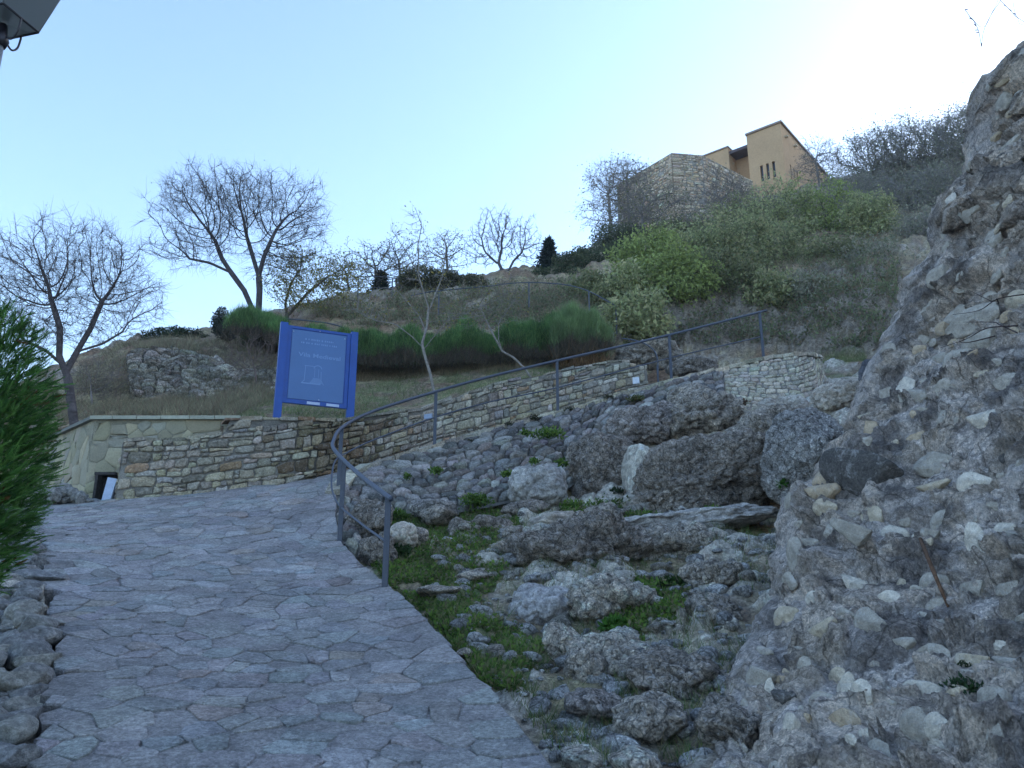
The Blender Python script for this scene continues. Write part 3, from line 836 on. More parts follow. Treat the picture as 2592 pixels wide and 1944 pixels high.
def build_flag_wall():
    base = 3.25
    root = empty("flagstone_wall", (fw_c[0], fw_c[1], base), "cream flagstone clad retaining wall with a pale coping at the left", "wall")
    out = .0
    B1 = [(fw_c[0], fw_c[1], base), (fw_r[0], fw_r[1], base)]; T1 = [fw_c, fw_r]
    st = Strip(B1, T1)
    n = 90
    def seeds(st, sz):
        k = int(st.L * st.H.max() / (sz * sz))
        S = rng.uniform((-.2, -.2), (st.L + .2, st.H.max() + .2), (k, 2))
        for _ in range(1):     # relax
            P_ = voronoi(S, 1.2)
            S = np.array([.6 * np.mean(p, 0) + .4 * s if p is not None else s for p, s in zip(P_, S)])
        return S
    def skipn(c):
        w = st(np.array([c]))[0][0]; u, v = project(w)
        return 254 < u < 300 and v > 1206
    def pf(c):
        return PAL_FLAG
    wall_faces(root, st, .25, .3, PAL_FLAG, joint=.004, prot=.010, depth=.03, mat=M_flag, mort_col=(.27, .25, .185), seeds=seeds(st, .21), cut=.04, limit=170, skip=skipn, edge=.06)
    B2 = [(fw_l[0], fw_l[1], base - .35), (fw_c[0], fw_c[1], base - .1)]
    T2 = [fw_l, fw_c]
    st2 = Strip(B2, T2)
    wall_faces(root, st2, .25, .3, PAL_FLAG, joint=.004, prot=.010, depth=.03, mat=M_flag, mort_col=(.27, .25, .185), seeds=seeds(st2, .24), cut=.04, limit=120, edge=.06)
    core_slab(root, st, .3, name="backing"); core_slab(root, st2, .3, name="backing")
    # coping slabs, joints between them
    x = fw_c[0] - .06
    while x < fw_r[0] - .15:
        w = rng.uniform(.38, .52); m = MB()
        m.box((x + w / 2, fw_c[1] + .12, FWZ + .032 + rng.normal(0, .003)), (w / 2 - .006, .19, .03))
        mk("coping_slab", m.V[0], m.F, M_flag, root, col=np.array((.34, .34, .27)) * rng.uniform(.88, 1.1), smooth=False)
        x += w
    t = -.02
    Ltot = np.linalg.norm(fw_l - fw_c)
    nrm = np.array((-math.cos(R(45)), -math.sin(R(45)), 0))
    while t < Ltot:
        w = rng.uniform(.38, .55); m = MB()
        c = fw_c + d45 * (t + w / 2) - nrm * .12 + (0, 0, .032)
        m.box(c, (w / 2 - .006, .19, .03), None, [d45, nrm, (0, 0, 1)])
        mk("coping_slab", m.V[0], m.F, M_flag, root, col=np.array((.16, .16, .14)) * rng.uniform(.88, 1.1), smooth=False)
        t += w
build_flag_wall()

def build_ramp_wall():
    """the low masonry that carries the ramp, below the handrail"""
    tops = PATH_R[6:]
    base_uvY = [(905, 1395, 9.6), (905, 1330, 10.9), (915, 1300, 11.5), (935, 1295, 11.7), (1010, 1292, 11.6), (1100, 1300, 11.5), (1260, 1270, 12.0), (1440, 1225, 12.75),
                (1560, 1140, 13.7), (1700, 1075, 14.3), (1840, 1050, 14.6), (1935, 1075, 14.9), (2040, 1085, 15.3), (2085, 1080, 16.2), (2100, 1010, 17.3)]
    T = np.array(tops); T[:, 2] -= .02
    B = np.array([P(*t) for t in base_uvY]); 
    assert len(T) == len(B), (len(T), len(B))
    root = empty("ramp_retaining_wall", tuple(B[4]), "weathered mortared rubble face that holds up the ramp under the handrail", "wall")
    i0, i1 = 0, 10
    stA = Strip(B[:11], T[:11]); stB = Strip(B[10:], T[10:])
    def seeds(st, sz, ax=1.25):
        k = int(st.L * st.H.mean() / (sz * sz)); S = rng.uniform((-.2, -.2), (st.L + .2, st.H.max() + .2), (k, 2)); 
        for _ in range(2):
            P_ = voronoi(S, 1.0)
            S = np.array([.5 * np.mean(p, 0) + .5 * s if p is not None else s for p, s in zip(P_, S)])
        return S
    _pa = palette([(.24, .225, .21), (.28, .265, .245), (.17, .162, .155), (.36, .34, .31), (.22, .19, .165), (.13, .125, .12)])
    palA = lambda: _pa() * rng.uniform(.75, 1.2)
    palB = palette([(0.475, 0.424, 0.321), (0.535, 0.473, 0.360), (0.404, 0.369, 0.294), (0.570, 0.506, 0.378)])
    wall_faces(root, stA, .2, .24, palA, joint=.012, prot=.085, depth=.08, seeds=seeds(stA, .165), limit=155, mort_col=(.17, .158, .14), cut=.12, edge=.14, mat=M_stone, mort_off=-.005, aniso=(1, 1.25))
    wall_faces(root, stB, .15, .2, palB, joint=.007, prot=.035, depth=.06, limit=140, mort_col=(.24, .225, .20), cut=.14, polys=coursed(stB, (.13, .22), (.15, .32), .1))
    # rough coping edge of the ramp
    pts = np.array(PATH_R[8:])
    L = np.r_[0, np.cumsum(np.linalg.norm(np.diff(pts, axis=0), axis=1))]
    t = 0
    while t < L[-1] - .3:
        w = rng.uniform(.22, .5)
        a = np.array([np.interp(t, L, pts[:, k]) for k in range(3)]); b = np.array([np.interp(t + w, L, pts[:, k]) for k in range(3)])
        tg = (b - a) / np.linalg.norm(b - a); n0 = np.cross(tg, (0, 0, 1)); n0 /= np.linalg.norm(n0); upv = np.cross(n0, tg)
        m = MB(); m.box((a + b) / 2 - n0 * .05 + upv * .012, (w / 2 - .01, .12, .045), None, [tg, n0, upv])
        V = m.V[0] + rng.normal(0, .014, m.V[0].shape)
        mk("coping_stone", V, m.F, M_stone, root, col=palB(), smooth=False)
        t += w
build_ramp_wall()

def build_dry_wall():
    top = [(318, 905, 18.9), (345, 880, 19.1), (420, 884, 19.4), (480, 888, 19.7), (560, 915, 19.7), (600, 932, 19.5), (700, 945, 19.3), (760, 960, 19.2)]
    bot = [(330, 1005, 17.9), (350, 1010, 18.0), (420, 1012, 18.1), (480, 1012, 18.2), (560, 1010, 18.3), (600, 1008, 18.3), (700, 1000, 18.4), (760, 998, 18.5)]
    T = np.array([P(*t) for t in top]); B = np.array([P(*t) for t in bot])
    root = empty("dry_stone_wall", tuple(B[2]), "tumbled grey dry stone terrace wall on the slope behind the sign", "wall")
    st = Strip(B, T)
    k = int(st.L * st.H.mean() / .022); S = rng.uniform((-.2, -.1), (st.L + .2, st.H.max() + .2), (k, 2))
    S = S[fbm(np.c_[S * 1.1, 0 * S[:, :1]], 3, 55) > -.28]
    wall_faces(root, st, .16, .22, PAL_DRY, joint=.012, prot=.11, depth=.06, seeds=S, aniso=(1, 1.6), limit=290, mort_col=(.13, .11, .085), cut=.14, edge=.22, mat=M_rock)
    core_slab(root, st, .5, col=(.1, .09, .07), name="rubble_core")
build_dry_wall()

# ---------------------------------------------------------------- rocks
def ico(sub):
    bm = bmesh.new(); bmesh.ops.create_icosphere(bm, subdivisions=sub, radius=1.0)
    bm.verts.ensure_lookup_table()
    V = np.array([v.co[:] for v in bm.verts]); F = np.array([[v.index for v in f.verts] for f in bm.faces]); bm.free()
    return V, F
ICO = {k: ico(k) for k in (3, 4, 5, 6)}
def rock_shape(sub, nplanes=14, seed=0, soft=.12, rough=.05, sq=.75, k=9.0, box=False):
    r_ = np.random.default_rng(seed)
    V, F = ICO[sub]
    N = r_.normal(size=(nplanes, 3)); N /= np.linalg.norm(N, axis=1)[:, None]
    d = r_.uniform(sq, 1.0, nplanes)
    if box:
        N = np.array([(1, 0, 0), (-1, 0, 0), (0, 1, 0), (0, -1, 0), (0, 0, 1), (0, 0, -1), (.6, -.6, .5), (-.5, -.6, -.6)]) + r_.normal(0, .09, (8, 3)); N /= np.linalg.norm(N, axis=1)[:, None]; d = np.r_[r_.uniform(.86, .98, 6), 1.3, 1.3]
    dots = V @ N.T
    with np.errstate(divide='ignore'):
        rad = np.where(dots > .15, d / np.maximum(dots, .15), 9.0)
    rmin = -np.log(np.exp(-k * np.minimum(rad, 1.6)).sum(1) + math.exp(-k * 1.08)) / k
    W = V * rmin[:, None]
    W = W * (1 + rough * fbm(V * 2.3 + seed, 5, seed)[:, None])
    return W, F
PROTO = []
for i in range(10):
    W, F = rock_shape(4, nplanes=7 + i % 4, seed=100 + i, rough=.045, sq=.42, k=70.0)
    me_o = mk("rock_prototype", W, F, M_rock, origin=(0, 0, 0), col=(.3, .3, .3)); me = me_o.data
    bpy.data.objects.remove(me_o); PROTO.append((W, F, me))
def proto_variant(mat, colfn, n=4):
    out = []
    for i in range(n):
        W, F, _ = PROTO[i % len(PROTO)]
        o = mk("rock_prototype", W, F, mat, origin=(0, 0, 0), col=colfn(W)); out.append(o.data); bpy.data.objects.remove(o)
    return out
def rockcol(base, amt=.25, seed=0):
    def f(W):
        n = fbm(W * 2.2 + seed, 4, seed)
        return np.clip(np.asarray(base) * (1 + amt * n[:, None]), .01, .7)
    return f
BOXY = (11, 12, 13, 14, 33, 35, 45)
def boulder(u, v, Y, ru, rv, ry=None, yaw=0, sub=5, seed=0, tone=(.25, .25, .25), name="boulder", label=None, rough=.14, sink=.0, cat="boulder", nplanes=16, tiltr=0, pits=1.0, sq=.75):
    c = P(u, v, Y); k = PXM(Y) * 1.03
    W, F = rock_shape(sub, nplanes, seed, rough=0, sq=sq, k=40.0 if seed in BOXY else 14.0, box=seed in BOXY)
    U = W / np.linalg.norm(W, axis=1)[:, None]
    sc = np.array((ru * k, (ry if ry is not None else (ru + rv) / 2 * k), rv * k)); size = float(sc.min())
    big = fbm(U * 1.5 + seed, 4, seed)
    W = W * (1 + rough * 1.3 * big)[:, None] * sc
    U = U / sc; U /= np.linalg.norm(U, axis=1)[:, None]
    ca, sa = math.cos(tiltr), math.sin(tiltr)
    rot = lambda X: np.stack([X[:, 0] * ca - X[:, 2] * sa, X[:, 1], X[:, 0] * sa + X[:, 2] * ca], 1)
    cy, sy = math.cos(yaw), math.sin(yaw)
    rz = lambda X: np.stack([X[:, 0] * cy - X[:, 1] * sy, X[:, 0] * sy + X[:, 1] * cy, X[:, 2]], 1)
    W, U = rz(rot(W)), rz(rot(U))
    q = W + c
    n2 = fbm(q * 3.5, 4, seed); f1, f2, cid = worley(q * 7 + .5 * n2[:, None], 3); g1_, g2_, gid = worley(q * 17 + .4 * n2[:, None], 4); fine = fbm(q * 24, 3, 5)
    am = min(1.0, size / .3)
    disp = am * (.06 * n2 + .05 * (.5 - f1) * pits + .035 * sstep(0, .2, f2 - f1) * pits + .018 * (.6 - g1_) + .012 * fine) * (rough / .13) ** .5
    W = W + U * disp[:, None]
    crack = sstep(.0, .10, f2 - f1)
    col = np.asarray(tone) * (1 + .3 * big + .3 * n2 + .25 * fine)[:, None] * (.6 + .4 * crack)[:, None] * (.8 + .4 * gid)[:, None]
    return mk(name, W + c, F, M_rock2 if seed in (6, 11, 13, 15, 21, 35, 36, 14) else M_rock, col=np.clip(col, .015, .7), label=label, cat=cat)

g1 = (0.497, 0.430, 0.353); g2 = (0.346, 0.295, 0.245); g3 = (0.648, 0.565, 0.464)
BO = [
 (1800, 1215, 11.6, 215, 105, 1.0, R(8), 6, 1, g2, "long dark pitted limestone outcrop beneath the curved end of the ramp wall", R(12), .10),
 (2040, 1158, 10.7, 105, 142, .8, 0, 6, 2, (.50, .475, .45), "tall rounded grey boulder beside the mortared ruin", R(-5), .05),
 (1935, 1120, 12.2, 110, 80, .7, 0, 5, 3, g1, "lumpy grey outcrop between the long outcrop and the tall round boulder", R(10), .2),
 (1470, 1415, 9.6, 190, 85, .95, R(5), 6, 4, g2, "broad dark craggy rock in the middle of the rocky slope", R(4), .22),
 (1690, 1395, 9.6, 110, 55, .6, 0, 5, 5, g1, "craggy rock right of the broad dark middle rock", 0, .25),
 (1370, 1545, 8.1, 95, 60, .5, 0, 5, 6, (.44, .42, .41), "smooth grey hump below the broad dark middle rock", 0, .1),
 (1535, 1545, 7.8, 110, 75, .6, 0, 5, 7, g3, "pale lichen covered outcrop below the middle rock", R(-8), .2),
 (1425, 1655, 6.9, 55, 68, .3, 0, 5, 8, g3, "upright pale boulder near the bend of the path edge", R(10), .12),
 (1545, 1670, 6.7, 95, 62, .42, 0, 5, 9, g3, "pale rounded boulder right of the upright pale boulder", 0, .12),
 (1480, 1700, 6.4, 45, 50, .2, 0, 5, 10, g1, "small grey boulder wedged below the two pale boulders", 0, .12),
 (1362, 1238, 12.0, 74, 56, .4, 0, 5, 11, (.42, .40, .37), "squared grey rock block at the foot of the ramp wall", 0, .06),
 (1530, 1195, 12.9, 85, 100, .5, 0, 5, 12, g2, "shadowed vertical rock face between the squared block and the cut pale slab", 0, .12),
 (1620, 1215, 12.0, 32, 88, .45, R(14), 5, 13, (.62, .57, .48), "pale clean cut slab edge at the left end of the long outcrop", R(4), .03),
 (1690, 1330, 10.4, 265, 26, .5, R(-3), 6, 14, (.48, .445, .41), "long low rock ledge rising towards the ruin", R(7), .16),
 (1020, 1362, 9.9, 40, 33, .25, 0, 5, 15, g3, "pointed pale boulder behind the nearest handrail post", 0, .08),
 (1062, 1362, 10.1, 24, 26, .18, 0, 4, 16, g1, "smaller boulder touching the pointed pale boulder", 0, .1),
 (1108, 1305, 11.0, 40, 26, .25, 0, 4, 17, g1, "grey boulder above the green patch, below the ramp wall", 0, .1),
 (1165, 1345, 10.6, 34, 32, .25, 0, 4, 18, g2, "dark boulder left of the row of stones across the weeds", 0, .1),
 (1245, 1335, 10.7, 48, 30, .3, 0, 4, 19, g2, "long grey stone in the row across the weeds", 0, .1),
 (1295, 1362, 10.4, 36, 28, .25, 0, 4, 20, g1, "rounded stone at the right end of the row across the weeds", 0, .1),
 (1410, 1322, 10.9, 70, 22, .3, 0, 4, 21, g1, "flat topped rock behind the broad dark middle rock", R(6), .12),
 (1530, 1302, 11.2, 55, 26, .3, 0, 4, 22, g1, "knobbly rock below the shadowed rock face", R(8), .14),
 (1800, 1465, 8.0, 70, 45, .4, 0, 5, 23, g1, "grey rock tucked against the foot of the ruin", 0, .16),
 (1795, 1560, 7.2, 75, 50, .4, 0, 5, 24, g1, "rugged grey rock at the foot of the ruin, above the rubble", 0, .18),
 (1690, 1600, 7.1, 60, 45, .35, 0, 5, 25, g3, "pale speckled rock between the weeds and the ruin", 0, .15),
 (1730, 1720, 6.0, 120, 55, .5, 0, 5, 26, g2, "low dark rock spreading at the bottom of the rocky slope", R(-12), .2),
 (1500, 1790, 5.7, 70, 36, .3, 0, 5, 27, (.42, .36, .32), "low brownish rock near the path edge at the bottom", 0, .15),
 (1640, 1820, 5.2, 90, 50, .35, 0, 5, 28, g1, "grey rock in the rubble at the bottom of the slope", 0, .18),
 (1850, 1840, 4.9, 80, 60, .35, 0, 5, 29, g2, "rough rock at the bottom under the ruin", 0, .2),
 (1480, 1920, 4.7, 50, 26, .2, 0, 4, 30, g3, "pale rock by the path edge at the bottom of the picture", 0, .1),
 (1600, 1925, 4.55, 55, 30, .22, 0, 4, 31, g3, "bluish pale rock at the bottom, right of the pale rock by the path", 0, .1),
 (1760, 1060, 13.9, 110, 60, .6, 0, 5, 32, g1, "broken grey rock under the coping of the ramp", R(10), .2),
 (1630, 1085, 13.9, 90, 55, .5, 0, 5, 33, (.44, .38, .34), "brown grey rock face left of the broken rock under the ramp", R(12), .15),
 (1740, 1000, 15.1, 60, 26, .3, 0, 4, 34, g1, "bushy rock knob just under the ramp coping", R(15), .15),
 (2130, 1010, 14.6, 70, 42, .5, 0, 5, 35, g1, "slanted grey slab behind the tall round boulder", R(14), .12),
 (2207, 962, 13.6, 26, 52, .22, R(20), 4, 36, (.13, .13, .15), "dark standing slab leaning at the edge of the ruin", R(6), .05),
 (2300, 1055, 9.6, 120, 70, .5, 0, 5, 37, g1, "bulky rock behind the edge of the ruin", 0, .15),
 (1640, 900, 20.0, 90, 34, .6, 0, 5, 38, g1, "weathered rock beside the ramp's upper turn", R(8), .2),
 (1750, 930, 18.2, 60, 26, .4, 0, 4, 39, g2, "dark rock behind the upper end of the handrail", 0, .2),
 (1110, 1498, 8.3, 60, 14, .3, 0, 4, 40, g1, "flat stone step in the green patch", 0, .08),
 (1215, 1460, 9.0, 60, 18, .3, 0, 4, 41, g1, "low rounded stone in the green patch", 0, .1),
 (1175, 1655, 6.7, 22, 12, .12, 0, 4, 42, g1, "loose stone beside the path edge, lower one", 0, .1),
 (1255, 1655, 6.8, 26, 20, .14, 0, 4, 43, g2, "mossy stone in the dark hollow beside the path", 0, .1),
 (1320, 1652, 6.9, 28, 9, .12, 0, 4, 44, g1, "flat stone left of the upright pale boulder", 0, .1),
 (1100, 1290, 11.5, 60, 24, .3, 0, 4, 45, (.40, .37, .34), "broad rock course low in the ramp wall", 0, .1),
 (1330, 1290, 11.6, 60, 20, .3, 0, 4, 46, g2, "weedy rock shelf under the squared block", 0, .1),
 (930, 1330, 10.7, 45, 62, .5, R(30), 5, 47, g2, "rough rock face dropping from the path behind the handrail", 0, .12),
 (955, 1400, 9.6, 36, 50, .45, R(30), 5, 48, g2, "lower rough rock face under the path behind the handrail", 0, .12),
]
for (u, v, Y, ru, rv, ry, yaw, sub, seed, tone, lab, tl, ro) in BO:
    boulder(u, v, Y, ru, rv, ry, yaw, sub, seed, tone, "boulder", lab, rough=ro, tiltr=tl)

# ---------------------------------------------------------------- the mortared ruin at the right
RUIN_L = [(-150, 2760, 7.0), (0, 2665, 7.0), (80, 2625, 7.0), (112, 2592, 7.05), (140, 2560, 7.1), (165, 2535, 7.2), (195, 2492, 7.3), (255, 2488, 7.35), (290, 2503, 7.4), (330, 2495, 7.45), (400, 2482, 7.5), (450, 2462, 7.55),
          (482, 2398, 7.6), (540, 2400, 7.65), (572, 2420, 7.7), (640, 2380, 7.8), (690, 2315, 7.9), (760, 2302, 7.95), (850, 2262, 8.0), (900, 2235, 7.9), (1000, 2190, 7.7), (1100, 2155, 7.4), (1165, 2110, 7.2), (1215, 2070, 7.05), (1270, 2005, 6.9),
          (1330, 1992, 6.75), (1480, 1985, 6.3), (1560, 1950, 5.9), (1650, 1900, 5.4), (1800, 1850, 4.85), (1944, 1790, 4.35), (2100, 1720, 3.9), (2300, 1650, 3.3)]
RL = np.array(RUIN_L, float)
YR_v = np.array([-150, 120, 500, 1000, 1480, 1944, 2300.]); YR_y = np.array([6.5, 6.1, 5.4, 4.5, 3.85, 3.05, 2.5])
def ruin_surf(s, v):
    """s 0 at the outline, 1 beyond the right edge of the picture"""
    uL = np.interp(v, RL[:, 0], RL[:, 1]); YL = np.interp(v, RL[:, 0], RL[:, 2]); YR = np.interp(v, YR_v, YR_y)
    uR = 2900.0
    u = uL + (uR - uL) * s
    Yy = YL + (YR - YL) * (s ** .8)
    return P(u, v, Yy)
def build_ruin():
    ns, nv, nw = 330, 520, 26
    v = np.r_[np.linspace(-150, 2300, nv)]
    s = np.linspace(0, 1, ns) ** 1.1
    S, Vv = np.meshgrid(s, v)
    G = ruin_surf(S.ravel(), Vv.ravel()).reshape(nv, ns, 3)
    # the mass turns away behind its outline
    k = np.linspace(0, 1, nw + 1)[1:]
    back = G[:, :1] + np.stack([1.4 * k ** 1.5 + 4.5 * k ** 5, 1.9 * k ** .8, 0 * k], -1)[None] * 1.2
    kr = np.linspace(0, 1, 13)[1:]; right = G[:, -1:] + np.stack([5.0 * kr, .8 * kr, 0 * kr], -1)[None]
    A = np.concatenate([back[:, ::-1], G, right], 1)
    n_all = ns + nw + 12
    du = np.gradient(A, axis=1); dv = np.gradient(A, axis=0)
    N = np.cross(du, dv); N /= np.linalg.norm(N, axis=2)[..., None] + 1e-9
    # toward the camera
    sgn = np.sign((N * (np.array((0, 0, CAMH)) - A)).sum(2).mean())
    N = N * sgn
    p = A.reshape(-1, 3)
    q = p * np.array((1, 1, 1.25))
    n1 = fbm(q * .8, 4, 200); n2 = fbm(q * 2.6, 5, 210); rd = ridged(q * 1.5 + .8 * n2[:, None], 4, 220)
    q = q * np.array((1, 1, 1.25))
    f1, f2, cid, dl = worley(q * 2.5 + .30 * n2[:, None], 230, True); g1_, g2_, gid, gdl = worley(q * 7.5 + .4 * n2[:, None], 240, True); e1_, e2_, eid = worley(q * 19 + .4 * n2[:, None], 245)
    fine = fbm(q * 14, 4, 250); fine2 = fbm(q * 40, 2, 255)
    tl = lambda i, k: ((i * 97.13 * (k + 1)) % 1) * 2 - 1
    stone = sstep(.50, .52, cid) * sstep(.02, .06, f2 - f1)
    tilt1 = dl[:, 0] * tl(cid, 0) + dl[:, 1] * tl(cid, 1) + dl[:, 2] * tl(cid, 2) * 1.3
    peb = sstep(.68, .70, gid) * sstep(.03, .09, g2_ - g1_)
    tilt2 = gdl[:, 0] * tl(gid, 0) + gdl[:, 1] * tl(gid, 1) + gdl[:, 2] * tl(gid, 2)
    hole = sstep(.38, .75, fbm(q * 1.9, 3, 260))
    grit = sstep(.78, .8, eid) * sstep(.04, .15, e2_ - e1_)
    led = fbm(q * np.array((.7, .7, 2.4)) + .3 * n2[:, None], 4, 280); led2 = ridged(q * np.array((.9, .9, 2.2)), 3, 290)
    d = .20 * n1 + .07 * n2 + .15 * led + .05 * led2 + stone * (.015 + .055 * ((cid * 31.7) % 1) + .07 * tilt1) + peb * (.010 + .03 * ((gid * 17.3) % 1) + .035 * tilt2) + .007 * grit + .014 * fine + .004 * fine2 - .20 * hole
    calm = np.r_[np.full(nw, .35), sstep(0, .08, s) * .5 + .5, np.full(12, .5)]; d = d * np.tile(calm, nv)
    p2 = p + N.reshape(-1, 3) * d[:, None]
    mort = np.array((.55, .48, .43)) + 0 * np.array((0.473, 0.370, 0.290)); st = np.array((0.445, 0.370, 0.306)); dark = np.array((0.142, 0.122, 0.113))
    stc = st * (.6 + .85 * ((cid * 7.3) % 1))[:, None] + np.array((.03, .015, -.01)) * ((cid * 13.1) % 1)[:, None]
    c = mort * (1 + .3 * n2 + .3 * fine)[:, None]
    c = c + (stc - c) * (stone * .8)[:, None]
    c = c + (st * (.6 + 1.0 * ((gid * 5.1) % 1))[:, None] - c) * (peb * .6)[:, None]
    c = c + (st * 1.3 - c) * (grit * .25)[:, None]
    c = c + (dark - c) * np.clip(sstep(.08, .34, fbm(q * 1.7, 6, 270) + .25 * led) * .75, 0, 1)[:, None]
    c = np.clip(c, .02, .75)
    i = np.arange(nv - 1)[:, None] * n_all + np.arange(n_all - 1)[None]
    F = np.stack([i, i + 1, i + n_all + 1, i + n_all], -1).reshape(-1, 4)
    base = p2[p2[:, 2].argmin()]
    root = empty("ruined_wall", (2.6, 5, 1.0), "massive crumbling ruin of mortar and embedded stones towering at the right", "ruin")
    mk("core", p2, F, M_ruin, root, col=c)
    Ag = A[:, nw:nw + ns]; Ng = N[:, nw:nw + ns]; dg = d.reshape(nv, n_all)[:, nw:nw + ns]
    protos = {}
    cols = {'pale': (0.590, 0.526, 0.435), 'grey': (0.380, 0.338, 0.281), 'dark': (0.114, 0.104, 0.095), 'tan': (0.428, 0.333, 0.229), 'cream': (0.495, 0.414, 0.305)}
    for kx, cc in cols.items():
        protos[kx] = proto_variant(M_emb if kx != 'dark' else M_rock2, rockcol(cc, .3, len(kx)), 6)
    hand = [(2215, 1235, 135, 62, 'dark', 20), (2305, 1000, 46, 36, 'pale', 10), (2210, 1110, 38, 28, 'tan', -8), (2120, 1240, 60, 46, 'tan', 10), (2090, 1275, 46, 40, 'tan', 0), (2190, 1385, 66, 34, 'grey', 30),
            (2150, 1470, 36, 28, 'pale', 20), (2250, 1530, 38, 28, 'pale', 0), (2215, 1620, 52, 40, 'grey', 0), (2085, 1620, 46, 34, 'cream', -20), (2345, 1750, 62, 46, 'pale', 10), (2200, 1802, 32, 28, 'pale', 0),
            (1912, 1712, 44, 62, 'grey', 35), (1938, 1735, 18, 34, 'pale', 10), (2010, 1855, 25, 38, 'pale', 12), (2140, 1760, 24, 46, 'pale', 14), (2190, 1868, 18, 28, 'pale', 5), (2140, 1840, 48, 36, 'tan', 0),
            (2460, 1680, 44, 42, 'cream', 20), (2505, 1415, 30, 52, 'pale', -12), (2250, 1350, 42, 32, 'pale', -12), (2420, 790, 60, 34, 'grey', 10), (2480, 820, 90, 34, 'grey', -5), (2520, 900, 60, 36, 'grey', 0),
            (2340, 770, 40, 30, 'grey', -10), (2390, 700, 46, 32, 'grey', 0), (2520, 1100, 46, 36, 'pale', 0), (2350, 1030, 40, 28, 'grey', 20), (2440, 1030, 34, 24, 'grey', 0), (2190, 1060, 24, 20, 'cream', 0), (2100, 1300, 30, 22, 'cream', 0),
            (2330, 1870, 46, 50, 'grey', 20), (2400, 1890, 40, 36, 'pale', 0), (2225, 1905, 36, 30, 'grey', 0), (2490, 540, 44, 30, 'grey', 10), (2540, 620, 50, 30, 'grey', -10), (2530, 260, 36, 26, 'grey', -20), (2560, 380, 40, 26, 'grey', -15),
            (2035, 1430, 34, 40, 'grey', 0), (2080, 1560, 30, 24, 'pale', 20), (1985, 1780, 36, 30, 'dark', 0), (2110, 1700, 30, 26, 'cream', 0), (2290, 1640, 30, 24, 'grey', 0), (2380, 1300, 50, 30, 'grey', -20), (2470, 1230, 44, 30, 'pale', 0),
            (2330, 1120, 30, 22, 'tan', 0), (2200, 1300, 40, 26, 'cream', 0), (2400, 930, 40, 28, 'grey', 0), (2560, 1500, 36, 30, 'grey', 0), (2540, 1800, 44, 40, 'grey', 0)]
    items = [(u, vv, ru, rv, kx, R(r_)) for (u, vv, ru, rv, kx, r_) in hand]
    tries = 0
    while len(items) < 170 and tries < 5000:
        tries += 1
        vv = rng.uniform(120, 1960); uL = np.interp(vv, RL[:, 0], RL[:, 1]); u = rng.uniform(uL + 10, 2600)
        if u > 2600: continue
        r0 = 13 + 34 * rng.random() ** 1.5
        if any(abs(u - t[0]) < (t[2] + r0) * .8 and abs(vv - t[1]) < (t[3] + r0) * .8 for t in items): continue
        items.append((u, vv, r0 * rng.uniform(1, 1.5), r0 * rng.uniform(.6, 1), rng.choice(['pale', 'grey', 'tan', 'cream', 'grey', 'dark'], p=[.05, .46, .18, .12, .16, .03]), rng.normal(0, .35)))
    for (u, vv, ru, rv, kx, rt) in items:
        uL = np.interp(vv, RL[:, 0], RL[:, 1]); ss = np.clip((u - uL) / (2900 - uL), 0, 1)
        j = int(np.clip((vv + 150) / 2450 * (nv - 1), 0, nv - 1)); i_ = int(np.searchsorted(s, ss)); i_ = min(i_, ns - 1)
        pos = Ag[j, i_] + Ng[j, i_] * (dg[j, i_] - .006)
        k_ = PXM(pos[1] * 1.05)
        rx, rz = ru * k_, rv * k_
        ry = min(rx, rz) * .5
        nn = Ng[j, i_]
        yaw = math.atan2(nn[0], -nn[1])
        share(rng.choice(protos[kx]), "embedded_stone", pos, root, rot=(0, rt, yaw + rng.normal(0, .15)), scale=(rx, ry, rz))
    return Ag, Ng, dg, s, nv, root
RU = build_ruin()
def ruin_point(u, v, off=0.0):
    Ag, Ng, dg, s, nv, _ = RU
    uL = np.interp(v, RL[:, 0], RL[:, 1]); ss = np.clip((u - uL) / (2900 - uL), 0, 1)
    j = int(np.clip((v + 150) / 2450 * (nv - 1), 0, nv - 1)); i_ = min(int(np.searchsorted(s, ss)), len(s) - 1)
    return Ag[j, i_] + Ng[j, i_] * (dg[j, i_] + off), Ng[j, i_]

#PART2
# ---------------------------------------------------------------- scatter helper on the built ground
def scatter(poly, n, regs=(0, 2), yr=(2, 80)):
    """n random points on the ground that stand inside an outline; returns (k,3)"""
    g = GROUND
    inb = inpoly(g['u'], g['v'], poly) & np.isin(g['reg'], regs) & (g['p'][:, 1] > yr[0]) & (g['p'][:, 1] < yr[1])
    idx = np.flatnonzero(inb)
    if not len(idx): return np.zeros((0, 3))
    k = rng.choice(idx, n)
    na = g['na']; p = g['p']
    k = np.minimum(k, len(p) - na - 2)
    a, b = rng.random(n)[:, None], rng.random(n)[:, None]
    q = p[k] + (p[k + 1] - p[k]) * a + (p[k + na] - p[k]) * b
    jump = (np.abs(p[k + 1] - p[k]).max(1) > .5) | (np.abs(p[k + na] - p[k]).max(1) > 1.2)
    return q[~jump]
def blades(pts, h, w, lean, cols, seed_dir=None, up=(0, 0, 1)):
    """one thin triangle per point"""
    n = len(pts)
    if not n: return np.zeros((0, 3)), np.zeros((0, 3), int), np.zeros((0, 3))
    hh = h[0] + (h[1] - h[0]) * rng.random(n) ** 1.5
    an = rng.uniform(0, 2 * math.pi, n)
    side = np.stack([np.cos(an), np.sin(an), 0 * an], 1) * (rng.uniform(w[0], w[1], n) / 2)[:, None]
    ln = rng.normal(0, lean, (n, 2)) * hh[:, None]
    tip = pts + np.c_[ln, hh]
    V = np.stack([pts - side, pts + side, tip], 1).reshape(-1, 3)
    F = np.arange(3 * n).reshape(n, 3)
    return V, F, np.repeat(cols, 3, 0)
